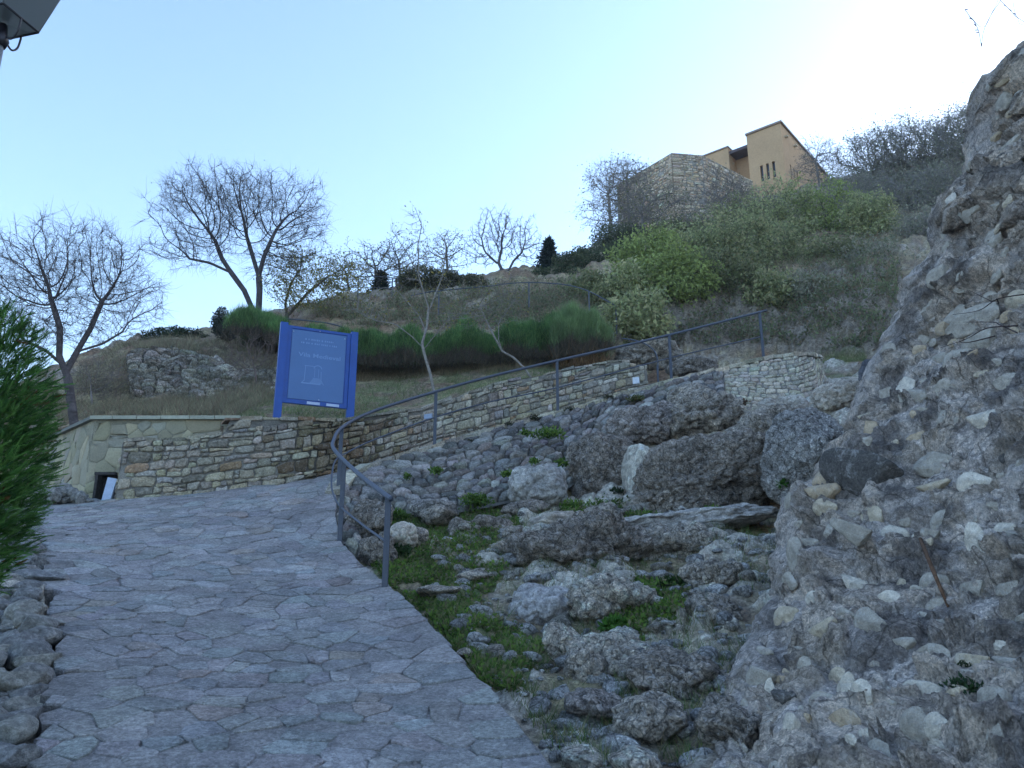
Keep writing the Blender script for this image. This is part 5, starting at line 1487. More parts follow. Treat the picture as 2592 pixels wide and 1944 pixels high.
# ---------------------------------------------------------------- plants
def grow(starts, env, n_attr, D=.12, infl=.9, kill=.22, iters=140, seed=0, jit=.25, up=.05, shell=.5):
    """space colonisation; starts: list of (points, parent index or -1); env: ellipsoids (centre, radii)"""
    r_ = np.random.default_rng(seed)
    pos, par = [], []
    for pts, attach in starts:
        pts = np.array(pts, float); L = np.r_[0, np.cumsum(np.linalg.norm(np.diff(pts, axis=0), axis=1))]
        k = max(2, int(L[-1] / D)); prev = -1
        q = np.stack([np.interp(np.linspace(0, L[-1], k + 1), L, pts[:, j]) for j in range(3)], 1)
        if attach and pos:
            dd = np.linalg.norm(np.array(pos) - q[0], axis=1); prev = int(dd.argmin()); q = q[1:]
        for w in q:
            pos.append(w); par.append(prev); prev = len(pos) - 1
    vol = np.array([np.prod(e[1]) for e in env]); A = []
    for e, f in zip(env, vol / vol.sum()):
        k = int(n_attr * f) + 1; d = r_.normal(size=(k, 3)); d /= np.linalg.norm(d, axis=1)[:, None]
        A.append(np.asarray(e[0]) + d * ((r_.random(k) ** shell) * (1 + .45 * fbm(d * 1.8 + seed + e[0][0], 3, seed)))[:, None] * np.asarray(e[1]))
    A = np.concatenate(A); msz = float(np.mean([np.mean(e[1]) for e in env]))
    A = A[fbm(A * (2.2 / msz) + seed, 2, seed + 3) > -.12]
    Pn = np.array(pos); nd = np.full(len(A), 1e9); ni = np.zeros(len(A), int); new = np.arange(len(Pn))
    alive = np.ones(len(A), bool); par = list(par); allp = [Pn]
    total = len(Pn); cur = Pn; PosArr = Pn.copy()
    for it in range(iters):
        ai = np.flatnonzero(alive)
        if not len(ai): break
        d = np.sqrt(((A[ai, None] - PosArr[new][None]) ** 2).sum(2)); j = d.argmin(1); dm = d[np.arange(len(ai)), j]
        b = dm < nd[ai]; nd[ai[b]] = dm[b]; ni[ai[b]] = new[j[b]]
        alive &= nd > kill
        ai = np.flatnonzero(alive & (nd < infl))
        if not len(ai):
            ai = np.flatnonzero(alive)
            if not len(ai): break
            ai = ai[np.argsort(nd[ai])[:6]]
        dirs = A[ai] - PosArr[ni[ai]]; dirs /= np.linalg.norm(dirs, axis=1)[:, None] + 1e-9
        un, inv = np.unique(ni[ai], return_inverse=True)
        S = np.zeros((len(un), 3)); np.add.at(S, inv, dirs)
        S += r_.normal(0, jit, S.shape); S[:, 2] += up
        S /= np.linalg.norm(S, axis=1)[:, None] + 1e-9
        npos = PosArr[un] + S * D
        new = np.arange(len(PosArr), len(PosArr) + len(un)); PosArr = np.vstack([PosArr, npos]); par += list(un)
        if len(PosArr) > 14000: break
    return PosArr, np.array(par)
def radii(pos, par, tip=.006, p=2.3):
    n = len(pos); acc = np.zeros(n); kids = np.zeros(n, int)
    for i in range(n - 1, -1, -1):
        if acc[i] == 0: acc[i] = 1
        if par[i] >= 0: acc[par[i]] += acc[i]; kids[par[i]] += 1
    return tip * acc ** (1 / p), kids
def seg_mesh(A, B, ra, rb, n):
    d = B - A; L = np.linalg.norm(d, axis=1)[:, None] + 1e-9; d = d / L
    ref = np.where(np.abs(d[:, 2:3]) < .9, np.array([[0, 0, 1.0]]), np.array([[1.0, 0, 0]]))
    u = np.cross(d, ref); u /= np.linalg.norm(u, axis=1)[:, None]; w = np.cross(d, u)
    an = np.arange(n) * 2 * math.pi / n
    ring = u[:, None] * np.cos(an)[None, :, None] + w[:, None] * np.sin(an)[None, :, None]
    V = np.concatenate([A[:, None] - d[:, None] * ra[:, None, None] * .4 + ring * ra[:, None, None], B[:, None] + ring * rb[:, None, None]], 1).reshape(-1, 3)
    k = np.arange(n); f = np.stack([k, (k + 1) % n, (k + 1) % n + n, k + n], 1)
    F = (np.arange(len(A))[:, None, None] * 2 * n + f[None]).reshape(-1, 4)
    return V, F
def tree(name, label, cat, group, base, starts, env, n_attr, D=.13, tip=.006, p=2.3, seed=0, bark=(.13, .115, .105), leaves=0, leaf_cols=None, leaf_size=(.05, .09), twigs=1.0, twig_len=.28, infl=.9, kill=.22, shell=.5, jit=.25, thick=.022, droop=0.0, link=True, leaf_spread=.09, up=.05):
    pos, par = grow(starts, env, n_attr, D, infl, kill, seed=seed, shell=shell, jit=jit, up=up)
    r, kids = radii(pos, par, tip, p)
    root = empty(name, tuple(base), label, cat, group)
    i = np.flatnonzero(par >= 0); A, B = pos[par[i]], pos[i]
    rb = r[i]; ra = np.minimum(r[par[i]], rb * 1.25)
    th = rb > thick
    def build(mask, n, nm, cc):
        if not mask.any(): return
        V, F = seg_mesh(A[mask], B[mask], ra[mask], rb[mask], n)
        mk(nm, V, F, M_bark, root, col=np.asarray(cc), origin=base)
    build(th, 8, "trunk", bark)
    r_ = np.random.default_rng(seed + 1)
    # fine twigs at the thin ends
    cand = np.flatnonzero((r < tip * 3.2) & (par >= 0))
    k = int(len(cand) * twigs); ci = r_.choice(cand, k) if k else np.zeros(0, int)
    dirp = pos[ci] - pos[par[ci]]; dirp /= np.linalg.norm(dirp, axis=1)[:, None] + 1e-9
    t1 = dirp + r_.normal(0, .55, dirp.shape); t1[:, 2] += .15 - droop; t1 /= np.linalg.norm(t1, axis=1)[:, None]
    L1 = twig_len * r_.uniform(.35, 1, k)[:, None]; m1 = pos[ci] + t1 * L1 * .5
    t2 = t1 + r_.normal(0, .35, t1.shape); t2 /= np.linalg.norm(t2, axis=1)[:, None]; e1 = m1 + t2 * L1 * .5
    tw = tip * .75
    A2 = np.vstack([A[~th], pos[ci], m1]); B2 = np.vstack([B[~th], m1, e1])
    ra2 = np.r_[ra[~th], np.full(k, tw), np.full(k, tw * .8)]; rb2 = np.r_[rb[~th], np.full(k, tw * .8), np.full(k, tw * .4)]
    V, F = seg_mesh(A2, B2, ra2, rb2, 3)
    mk("crown", V, F, M_bark, root, col=np.asarray(bark) * .95, origin=base)
    if leaves:
        src = np.vstack([pos[cand], e1, m1]) if k else pos[cand]
        q = src[r_.integers(0, len(src), leaves)] + r_.normal(0, leaf_spread, (leaves, 3))
        cl = pick(leaf_cols, leaves)
        V, F, cc = leafquads(q, leaf_size, cl)
        mk("leaves", V, F, M_leaf, root, col=cc, origin=base, smooth=False)
    return root
def E(u, v, Y, ru, rv, ry=None):
    k = PXM(Y) * 1.04; return (P(u, v, Y), (ru * k, (ry if ry else .8 * (ru + rv) / 2) * (k if ry is None else 1), rv * k))
def line(*a): return [P(*t) for t in a]
YG = [(.26, .24, .07), (.32, .26, .08), (.18, .19, .06)]
GR = [(.15, .18, .08), (.18, .20, .09), (.12, .14, .07), (.20, .20, .10)]
DG = [(.03, .05, .025), (.045, .065, .03), (.028, .042, .022)]
BR = [(.24, .20, .13), (.27, .23, .15), (.17, .155, .11)]
# the double stemmed tree on the skyline
tree("bare_tree", "large bare tree with two dark stems standing on the skyline behind the blue sign", "tree", "bare trees", P(642, 800, 23.5),
     [(line((648, 820, 23.5), (640, 785, 23.5), (618, 735, 23.5), (585, 690, 23.5), (562, 655, 23.5), (545, 610, 23.5)), False), (line((585, 690, 23.5), (530, 665, 23.3), (480, 655, 23)), True),
      (line((652, 820, 23.7), (655, 780, 23.6), (657, 735, 23.6), (655, 700, 23.6), (668, 650, 23.6), (690, 600, 23.6)), False), (line((655, 700, 23.6), (640, 650, 23.8), (625, 600, 24)), True)],
     [E(545, 530, 23.3, 165, 130), E(470, 620, 23.2, 110, 70), E(740, 555, 23.8, 110, 130), E(700, 660, 23.6, 90, 60), E(620, 500, 23.8, 110, 90)], 7500, D=.10, tip=.0046, p=2.15, seed=11, bark=(.085, .075, .08), twigs=1.8, twig_len=.55, kill=.12, infl=1.0, leaves=400, leaf_cols=YG, leaf_size=(.04, .07), jit=.18, shell=.45)
tree("bare_tree", "wide bare tree at the left edge behind the cream flagstone wall", "tree", "bare trees", P(188, 1082, 14.8),
     [(line((190, 1090, 14.8), (182, 1030, 14.8), (172, 960, 14.8), (160, 915, 14.8)), False), (line((172, 960, 14.8), (150, 900, 14.7), (152, 830, 14.7), (130, 760, 14.7)), True), (line((168, 940, 14.8), (195, 890, 14.9), (230, 830, 14.9), (260, 760, 15)), True),
      (line((165, 930, 14.8), (120, 890, 14.6), (60, 860, 14.5)), True), (line((195, 890, 14.9), (260, 870, 15), (310, 840, 15)), True)],
     [E(90, 700, 14.6, 120, 150), E(230, 680, 15, 130, 130), E(330, 760, 15.2, 90, 110), E(60, 830, 14.4, 110, 80), E(200, 820, 15, 150, 70)], 7500, D=.07, tip=.0034, p=2.15, seed=23, bark=(.10, .085, .085), twigs=1.8, twig_len=.42, kill=.085, infl=.7, leaves=90, leaf_cols=BR, leaf_size=(.03, .05), jit=.2, shell=.5, thick=.012)
tree("young_tree", "young tree with sparse yellow leaves right behind the blue sign", "tree", None, P(730, 800, 24.5),
     [(line((728, 812, 24.5), (722, 770, 24.5), (735, 720, 24.5), (760, 680, 24.5)), False), (line((728, 800, 24.5), (780, 740, 24.3), (830, 700, 24)), True)],
     [E(740, 680, 24.5, 85, 80), E(850, 690, 24.3, 85, 70), E(790, 740, 24, 130, 50)], 2400, D=.10, tip=.006, seed=31, bark=(.12, .105, .09), leaves=5500, leaf_cols=YG, leaf_size=(.05, .09), kill=.18, twigs=.9)
tree("slender_tree", "slender pale barked tree with a tall thin crown on the lawn before the hedge", "tree", "two young almond trees on the lawn", P(1098, 990, 17.2),
     [(line((1100, 1000, 17.2), (1090, 950, 17.2), (1075, 900, 17.2), (1068, 870, 17.2), (1080, 830, 17.2), (1085, 780, 17.2), (1060, 700, 17.2), (1058, 620, 17.2), (1068, 570, 17.2), (1050, 525, 17.2)), False),
      (line((1070, 880, 17.2), (1040, 850, 17), (1000, 820, 16.9), (950, 812, 16.8), (905, 790, 16.7)), True), (line((1072, 885, 17.2), (1100, 850, 17.3), (1130, 815, 17.4)), True), (line((1062, 700, 17.2), (1030, 640, 17.1), (990, 580, 17)), True),
      (line((1085, 790, 17.2), (1120, 700, 17.4), (1130, 620, 17.5)), True), (line((1078, 840, 17.2), (1062, 800, 17.3), (1010, 740, 17.3)), True)],
     [E(1055, 620, 17.2, 75, 95), E(1000, 720, 17.1, 95, 60), E(1120, 700, 17.4, 60, 110), E(930, 780, 16.9, 70, 50), E(1100, 800, 17.3, 80, 60)], 700, D=.09, tip=.0055, p=2.6, seed=41, bark=(.25, .225, .20), twigs=1.0, twig_len=.3, kill=.2, infl=1.1, leaves=500, leaf_cols=YG, leaf_size=(.04, .07))
tree("leaning_tree", "leaning pale barked tree on the lawn with a twiggy broom like crown", "tree", "two young almond trees on the lawn", P(1345, 960, 17.6),
     [(line((1352, 968, 17.6), (1330, 935, 17.6), (1300, 905, 17.6), (1272, 890, 17.6), (1250, 850, 17.6), (1225, 800, 17.6), (1215, 770, 17.6)), False), (line((1272, 890, 17.6), (1262, 860, 17.5), (1262, 820, 17.5)), True)],
     [E(1240, 770, 17.5, 90, 70), E(1290, 740, 17.6, 60, 60), E(1190, 800, 17.5, 60, 50), E(1120, 800, 17.4, 60, 30)], 900, D=.07, tip=.0042, p=2.5, seed=43, bark=(.24, .215, .19), twigs=1.2, twig_len=.25, kill=.14, leaves=250, leaf_cols=YG, leaf_size=(.03, .06))
tree("bare_tree", "small bare tree in the middle of the skyline left of the dark spruce", "tree", "bare trees", P(1275, 690, 33),
     [(line((1278, 700, 33), (1262, 665, 33), (1270, 630, 33)), False), (line((1280, 700, 33), (1300, 660, 33), (1320, 640, 33)), False), (line((1262, 670, 33), (1230, 640, 33)), True)],
     [E(1270, 595, 33, 85, 75), E(1325, 620, 33, 60, 60), E(1220, 625, 33, 55, 55)], 3000, D=.13, tip=.0075, seed=51, bark=(.11, .10, .11), kill=.16, twigs=2.0, leaves=150, leaf_cols=YG, leaf_size=(.05, .09))
for i, (u, v, Y, ru, rv, lab) in enumerate([(950, 670, 29, 90, 70, "low bare tree left of the ivy covered block on the skyline"), (1010, 655, 29, 80, 60, "bare bushy crown over the left end of the ivy covered block"), (1130, 640, 28, 65, 65, "thin bare crown over the right end of the ivy covered block"), (880, 700, 28.5, 75, 55, "low bare tree over the skyline handrail, right of the yellow leaved tree")]):
    tree("bare_tree", lab, "tree", "bare trees", P(u, 770, Y), [(line((u, 780, Y), (u + 5, v + rv, Y), (u, v + 10, Y)), False)], [E(u, v, Y, ru, rv)], 2200, D=.13, tip=.008, seed=60 + i, bark=(.12, .11, .105), kill=.2, twigs=1.0, leaves=500, leaf_cols=BR, leaf_size=(.05, .08))
# trees before the tower and along the ridge
R_T = [(1545, 480, 42, 75, 90, 640, "bare bush like tree at the left corner of the ruined tower", 500, BR), (1630, 530, 40, 110, 100, 680, "dark bare tree in front of the left face of the ruined tower", 700, GR), (1590, 440, 44, 60, 45, 600, "bare crown reaching over the tower's left edge", 200, BR),
       (1830, 500, 42, 80, 75, 600, "twisted bare tree before the right face of the ruined tower", 300, BR), (1740, 590, 40, 110, 42, 650, "low bare shrub under the brick quoin of the tower", 900, GR), (1920, 530, 44, 80, 60, 600, "grey shrub under the slit windows of the ochre house", 700, BR), (2070, 400, 52, 60, 60, 480, "bare tree at the right side of the ochre house", 200, BR)]
for i, (u, v, Y, ru, rv, vb, lab, lv, lc) in enumerate(R_T):
    tree("bare_tree", lab, "tree", "bare trees", P(u, vb, Y), [(line((u + 10, vb + 20, Y), (u, (v + vb) / 2, Y), (u - 5, v + 10, Y)), False)], [E(u, v, Y, ru, rv), E(u + 20, (v + vb) / 2, Y, ru * 1.0, rv * .8), E(u - ru * .6, v + rv * .7, Y, ru * .7, rv * .5), E(u + ru * .6, v - rv * .2, Y + .5, ru * .6, rv * .5)], 2400, D=.17, tip=.009, p=2.3, seed=80 + i, bark=(.22, .195, .18), kill=.2, infl=1.3, twigs=2.2, twig_len=.6, leaves=int(lv * 3), leaf_cols=lc, leaf_size=(.08, .14), leaf_spread=.2)
R_R = [(2200, 415, 44, 95, 100), (2290, 395, 44, 95, 100), (2370, 385, 42, 95, 100), (2440, 370, 40, 85, 115), (2500, 330, 38, 65, 100), (2180, 510, 40, 100, 80), (2300, 510, 38, 110, 85), (2400, 490, 36, 95, 85), (2240, 610, 34, 90, 70), (2340, 610, 30, 75, 75), (2210, 700, 27, 75, 65), (2080, 780, 23.5, 60, 45)]
RL_lab = ["left end of the grey ridge scrub", "second grey tree along the ridge", "third grey tree along the ridge", "grey tree where the ridge meets the ruin", "tree half hidden behind the ruin's upper edge", "lower grey shrub right of the green scrub", "dense grey shrub in the middle of the right slope", "grey shrub against the ruin's outline", "dark shrub in the shaded hollow", "dark shrub beside the ruin's outline", "lowest grey shrub of the ridge, above the grass", "small grey shrub on the rocky bank above the ramp's end"]
for i, (u, v, Y, ru, rv) in enumerate(R_R):
    tree("scrub_tree", RL_lab[i], "tree", "grey scrub on the right ridge", P(u, v + rv, Y), [(line((u, v + rv + 30, Y), (u + 8, v + rv * .3, Y)), False)], [E(u, v, Y, ru, rv)], 1500, D=.17, tip=.014, p=2.5, seed=120 + i, bark=(.26, .235, .22), kill=.24, infl=1.3, twigs=2.4, twig_len=.8, leaves=4200, leaf_cols=[(.28, .28, .19), (.34, .32, .24), (.23, .24, .16)], leaf_size=(.08, .14), leaf_spread=.25)
# green almond scrub
G_T = [(1640, 650, 27, 105, 75, 800), (1760, 640, 28, 115, 75, 800), (1700, 700, 24, 130, 60, 840), (1860, 615, 28, 120, 90, 800), (1830, 700, 24.5, 120, 65, 860), (1970, 540, 34, 115, 90, 700), (2090, 535, 34, 115, 95, 700), (2200, 550, 32, 75, 70, 680), (1880, 560, 36, 100, 65, 680), (1990, 640, 29, 120, 75, 760), (2130, 660, 28, 80, 55, 740), (1590, 740, 24, 65, 65, 850), (1700, 605, 36, 90, 42, 650), (1610, 800, 21.8, 70, 55, 870), (1500, 745, 24.5, 60, 50, 830), (1930, 735, 24, 75, 45, 820)]
GL = ["bright green leafy tree at the left of the scrub above the handrail", "leafy green tree in the centre under the tower's quoin", "low spreading leafy tree above the end of the handrail", "leafy tree under the slit windows", "leafy almond tree with a forked dark trunk on the slope", "upper green tree under the ochre house", "green tree to the right of the house's lower wall", "last green tree towards the ruin", "green bush just under the tower's right face", "olive green tree mid slope", "small green tree near the dark hollow", "lanky leafy sapling behind the curved handrail end", "green bush under the tower's left face", "thin leafy shrub hanging over the short curved handrail end", "small leafy shrub behind the broom bush", "low leafy shrub on the rocky bank"]
for i, (u, v, Y, ru, rv, vb) in enumerate(G_T):
    brt = i in (0, 2, 6); lv_ = .92 if brt else (.62, 1.25, .85, 1.1, .7, 1.3)[i % 6]
    tree("almond_tree", GL[i], "tree", "green almond scrub on the slope", P(u, vb, Y), [(line((u + 25, vb + 15, Y), (u + 10, vb - 40, Y), (u, v + rv * .2, Y)), False), (line((u + 10, vb - 40, Y), (u + 40, v + rv * .4, Y)), True)], [E(u, v, Y, ru, rv), E(u + rv * .4, v + rv * .5, Y - .5, ru * .8, rv * .6)], 900, D=.14, tip=.006, p=2.3, seed=160 + i, bark=(.13, .115, .105), kill=.24, infl=1.3, twigs=1.0, twig_len=.4,
         leaves=5600, leaf_cols=lv_ * np.array([(.32, .38, .12), (.38, .44, .15), (.26, .30, .11)] if brt else [(.26, .285, .13), (.31, .325, .16), (.20, .215, .11), (.38, .355, .19)]), leaf_size=(.09, .17), leaf_spread=.13)

# evergreen shapes: shrubs made of many leaves in a volume
def leafy_volume(name, label, cat, env, n, cols, size, group=None, stem=None, shell=.35, shade_noise=2.0, updir=.3, aspect=.5, kind=None, stems=24, mat=None):
    pts, cc = [], []
    vol = np.array([np.prod(e[1]) for e in env]); vol = vol ** .67; vol /= vol.sum()
    for e, f in zip(env, vol):
        k = int(n * f); d = rng.normal(size=(k, 3)); d /= np.linalg.norm(d, axis=1)[:, None]
        rad = rng.random(k) ** shell
        bump_ = 1 + .22 * fbm(d * 2.5 + e[0][0], 3, 5)
        pts.append(np.asarray(e[0]) + d * (rad * bump_)[:, None] * np.asarray(e[1]))
    q = np.concatenate(pts); q = q[fbm(q * shade_noise, 3, 9) > -.28]
    cl = pick(cols, len(q)) * (1 + .5 * fbm(q * shade_noise * .8, 3, 19))[:, None]
    e0 = env[0]; base = np.array((e0[0][0], e0[0][1], min(e[0][2] - e[1][2] for e in env)))
    root = empty(name, tuple(base), label, cat, group)
    V, F, c = leafquads(q, size, np.clip(cl, .005, .5), updir, aspect)
    mk("foliage", V, F, mat or M_leaf, root, col=c, origin=base, smooth=False)
    A = np.tile(base, (stems, 1)) + rng.normal(0, .1, (stems, 3)) * (1, 1, 0); B = q[rng.integers(0, len(q), stems)]
    M_ = (A + B) / 2 + rng.normal(0, .08, A.shape)
    V, F = seg_mesh(np.vstack([A, M_]), np.vstack([M_, B]), np.r_[np.full(stems, .02), np.full(stems, .014)], np.r_[np.full(stems, .014), np.full(stems, .004)], 5)
    mk("stems", V, F, M_bark, root, col=(.1, .08, .06), origin=base)
    return root
leafy_volume("ivy_mound", "dark ivy smothered block of masonry on the skyline in the middle", "ivy", [E(1060, 708, 28, 55, 40), E(1120, 715, 28, 60, 36), E(1190, 722, 28, 50, 30), E(1035, 720, 28, 35, 32)], 16000, [(.09, .10, .055), (.13, .12, .075), (.07, .08, .045), (.19, .17, .08)], (.06, .11), shell=.25)
leafy_volume("evergreen_bush", "dark rounded evergreen on the left skyline above the dry stone wall", "bush", [E(440, 862, 23.5, 85, 34), E(500, 872, 23.5, 60, 26), E(400, 880, 23.5, 60, 26)], 14000, DG, (.05, .09), shell=.25)
leafy_volume("evergreen_bush", "dark low evergreen right of the small spruce on the skyline", "bush", [E(1480, 668, 32, 90, 38), E(1580, 650, 32, 60, 45), E(1420, 700, 31, 90, 22)], 15000, [(.06, .085, .045), (.09, .115, .06), (.12, .135, .07)], (.08, .13), shell=.3)
leafy_volume("evergreen_bush", "grey green shrub left of the sign with a tall thin shoot", "bush", [E(575, 830, 21.5, 40, 34), E(560, 815, 21.5, 22, 40)], 3500, [(.05, .06, .05), (.07, .08, .065)], (.05, .09))
leafy_volume("grey_shrub", "grey green shrub climbing the skyline below the tower's left corner", "bush", [E(1545, 610, 37, 60, 50), E(1500, 650, 36, 60, 36), E(1600, 600, 38, 50, 40)], 9000, [(.09, .105, .06), (.12, .13, .08), (.07, .085, .05)], (.08, .15), shell=.5)
def spruce(name, label, u, vt, vb, Y, ru, n=3500):
    k = PXM(Y) * 1.04; base = P(u, vb, Y); H_ = (vb - vt) * k; Rr = ru * k
    t = rng.random(n) ** .7; a = rng.uniform(0, 2 * math.pi, n); lay = (t * 14) % 1
    rad = Rr * (1 - t) * (.35 + .65 * (1 - lay)) * rng.random(n) ** .4 * (1 + .3 * np.sin(a * 3 + np.floor(t * 14) * 2.1))
    q = base + np.stack([np.cos(a) * rad, np.sin(a) * rad, t * H_ + .05 * H_ * (1 - lay) * -.5], 1)
    root = empty(name, tuple(base), label, "conifer", None)
    V, F, c = leafquads(q, (.14, .34), pick([(.035, .05, .045), (.03, .045, .035), (.015, .028, .025)], n), -.1, .25); mk("needles", V, F, M_leaf, root, col=c, smooth=False)
    V, F = tube([base - (0, 0, .3), base + (0, 0, H_ * .95)], [.07, .01], 6); mk("trunk", V, F, M_bark, root, col=(.08, .07, .06))
spruce("spruce", "small dark spruce on the middle skyline", 1390, 596, 716, 33, 62, 5000)
spruce("spruce", "dark young spruce behind the skyline handrail", 962, 688, 768, 29, 46, 3000)

# the hedge: fine upright sprigs over a brown woody underside
def sprig_volume(name, label, cat, axis, half, height, n, cols, under, blade=(.08, .2), w=(.006, .014), group=None, top_noise=.25):
    """axis: polyline of base points; half: half depth; height(s) along it"""
    ax = np.array(axis); L = np.r_[0, np.cumsum(np.linalg.norm(np.diff(ax, axis=0), axis=1))]
    s = rng.uniform(0, L[-1], n); b = np.stack([np.interp(s, L, ax[:, j]) for j in range(3)], 1)
    hgt = np.interp(s, L, height) * (1 + top_noise * fbm(np.c_[s * 1.6, 0 * s, 0 * s], 3, 3) * 1.2)
    hw = np.interp(s, L, half if np.ndim(half) else [half] * len(ax))
    ang = rng.uniform(0, math.pi, n); rr = rng.random(n) ** .25
    yo = np.cos(ang) * rr * hw * (1 + .25 * fbm(np.c_[s * 2, ang, 0 * s], 3, 8)); zo = (.12 + .88 * np.sin(ang) * rr)
    z = zo * hgt
    q = b + np.stack([rng.normal(0, .05, n), yo, z], 1)
    frac = z / hgt
    up_ = frac > .33 + .12 * fbm(q * 2, 2, 4)
    root = empty(name, tuple(ax.mean(0)), label, cat, group)
    g = q[up_]; cg = pick(cols, len(g)) * (1 + .45 * fbm(g * 2.2, 3, 6))[:, None] 
    V, F, c = blades(g - (0, 0, .05), blade, w, .28, np.clip(cg, .006, .5)); mk("foliage", V, F, M_leaf, root, col=c, smooth=False)
    d = q[~up_]; V, F, c = blades(d - (0, 0, .1), (.12, .35), (.005, .012), .6, pick(under, len(d))); mk("woody_stems", V, F, M_bark, root, col=c, smooth=False)
    return root
HG = [(0.098, 0.196, 0.063), (0.138, 0.253, 0.081), (0.196, 0.310, 0.103), (0.069, 0.138, 0.052)]
HU = [(.085, .078, .06), (.055, .055, .042), (.11, .095, .07), (.15, .11, .075)]
ax = line((560, 880, 21), (650, 905, 20), (760, 940, 19), (900, 948, 18.8), (1050, 950, 18.9), (1200, 945, 19.1), (1330, 938, 19.4), (1440, 925, 19.6), (1530, 905, 19.8))
sprig_volume("hedge", "long clipped green hedge with a brown woody underside behind the lawn", "hedge", ax[2:8], [.6, .7, .7, .7, .75, .8], [1.15, 1.18, 1.15, 1.22, 1.25, 1.3], 100000, HG, HU)
sprig_volume("broom_bush", "tall feathery green bush at the right end of the hedge", "bush", line((1400, 930, 19.0), (1450, 925, 19.0), (1500, 915, 19.1), (1540, 905, 19.3)), .7, [1.2, 1.5, 1.35, .7], 30000, [(.14, .22, .09), (.19, .27, .11), (.23, .31, .14)], HU, blade=(.12, .32))
sprig_volume("broom_bush", "spiky green bush behind the left post of the blue sign", "bush", line((590, 868, 20.5), (640, 870, 20.3), (720, 885, 20)), .8, [.8, .95, .8], 26000, HG, HU, blade=(.1, .28))
def fountain(name, label, u, v, Y, n, h, w, cols, spread, cat="grass"):
    base = P(u, v, Y); pts = base + rng.normal(0, 1, (n, 3)) * (w, w * .5, .02)
    V, F, c = blades(pts, h, (.006, .014), spread, pick(cols, n)); root = empty(name, tuple(base), label, cat); mk("blades", V, F, M_grass, root, col=c, smooth=False)
fountain("pale_grass_clump", "pale straw coloured plume of dry grass behind the broom bush", 1450, 870, 20.3, 1800, (.5, 1.15), .35, [(.36, .34, .20), (.28, .27, .15), (.22, .24, .12)], .28, "grass clump")
fountain("dry_stalk_clump", "rusty dry stalks leaning out of the hedge under the broom bush", 1480, 930, 18.7, 500, (.3, .8), .35, [(.22, .13, .07), (.28, .18, .09)], .5, "grass clump")
# conifer at the left edge, close to the camera
def build_thuja():
    Y = 4.3; k = PXM(Y) * 1.04
    c = P(-90, 1165, Y); rad = np.array((180 * k, .42, 385 * k)); root = empty("thuja", (c[0], c[1], c[2] - rad[2]), "bushy bright green conifer filling the left edge of the picture", "conifer")
    n = 7000; d = rng.normal(size=(n, 3)); d /= np.linalg.norm(d, axis=1)[:, None]
    prof = 1 + .16 * fbm(d * 3, 3, 14)
    q = c + d * (rng.random(n) ** .3 * prof)[:, None] * rad
    out = (q - c) / rad; out /= np.linalg.norm(out, axis=1)[:, None] + 1e-9
    m = 26
    stemd = out * (1, 1, .25) + (0, 0, .55) + rng.normal(0, .3, (n, 3)); stemd /= np.linalg.norm(stemd, axis=1)[:, None]
    L = rng.uniform(.06, .12, n)
    t = np.linspace(.1, 1, m)
    pos = q[:, None] + stemd[:, None] * (L[:, None] * t)[..., None]
    side = np.cross(stemd, rng.normal(size=(n, 3))); side /= np.linalg.norm(side, axis=1)[:, None]
    sg = np.where(np.arange(m) % 2, 1, -1)
    ld = side[:, None] * sg[None, :, None] * .9 + stemd[:, None] * 1.0 + rng.normal(0, .2, (n, m, 3)); ld /= np.linalg.norm(ld, axis=2)[..., None]
    ll = (.014 + .017 * (1 - t))[None, :, None] * rng.uniform(.7, 1.3, (n, m, 1))
    wv = np.cross(ld, stemd[:, None]); wv /= np.linalg.norm(wv, axis=2)[..., None] + 1e-9
    V = np.stack([pos - wv * .0026, pos + wv * .0026, pos + ld * ll], 2).reshape(-1, 3)
    F = np.arange(len(V)).reshape(-1, 3)
    cl = pick([(.07, .17, .035), (.095, .22, .045), (.045, .12, .03), (.13, .26, .06)], n, var=.25) * (1 + .4 * fbm(q * 5, 3, 24))[:, None]
    brown = rng.random(n) < .02; cl[brown] = (.14, .07, .02)
    mk("foliage", V, F, M_leaf, root, col=np.repeat(np.clip(cl, .01, .5), m * 3, 0), smooth=False)
    tb = np.array((c[0], c[1], c[2] - rad[2] - .3)); V, F = tube([tb - (0, 0, .25), tb + (0, 0, .5), c + (0, 0, .3)], [.05, .04, .01], 8); mk("trunk", V, F, M_bark, root, col=(.1, .07, .05))
    V, F = ICO[4]; V = V * (1 + .1 * fbm(V * 2, 3, 2))[:, None]
build_thuja()

# ---------------------------------------------------------------- ground cover
def cover(name, label, polys, n, h, w, lean, cols, regs, yr, mat=M_grass, leaf=None, p=None, lift=0):
    Vs, Fs, Cs, k = [], [], [], 0
    for poly, share_ in polys:
        pts = scatter(poly, int(n * share_), regs, yr)
        if not len(pts): continue
        pts = pts[fbm(pts * 1.3, 3, 71) > -.22]; pts = pts - (0, 0, .01)
        cc = pick(cols, len(pts), p) * (1 + .35 * fbm(pts * 1.7, 3, 72))[:, None]; cc = np.clip(cc, .008, .6)
        if leaf: 
            pts = pts + (0, 0, 1) * rng.uniform(0, leaf[2], (len(pts), 1)); V, F, c = leafquads(pts, leaf[:2], cc, .5, .6)
        else: V, F, c = blades(pts, h, w, lean, cc)
        Vs.append(V); Fs.append(F + k); Cs.append(c); k += len(V)
    if Vs: mk(name, np.concatenate(Vs), np.concatenate(Fs), mat, col=np.concatenate(Cs), smooth=False, kind='stuff', label=label, cat="ground cover")
WEED = [(0.088, 0.165, 0.032), (0.121, 0.210, 0.038), (0.165, 0.260, 0.049), (0.066, 0.120, 0.025)]
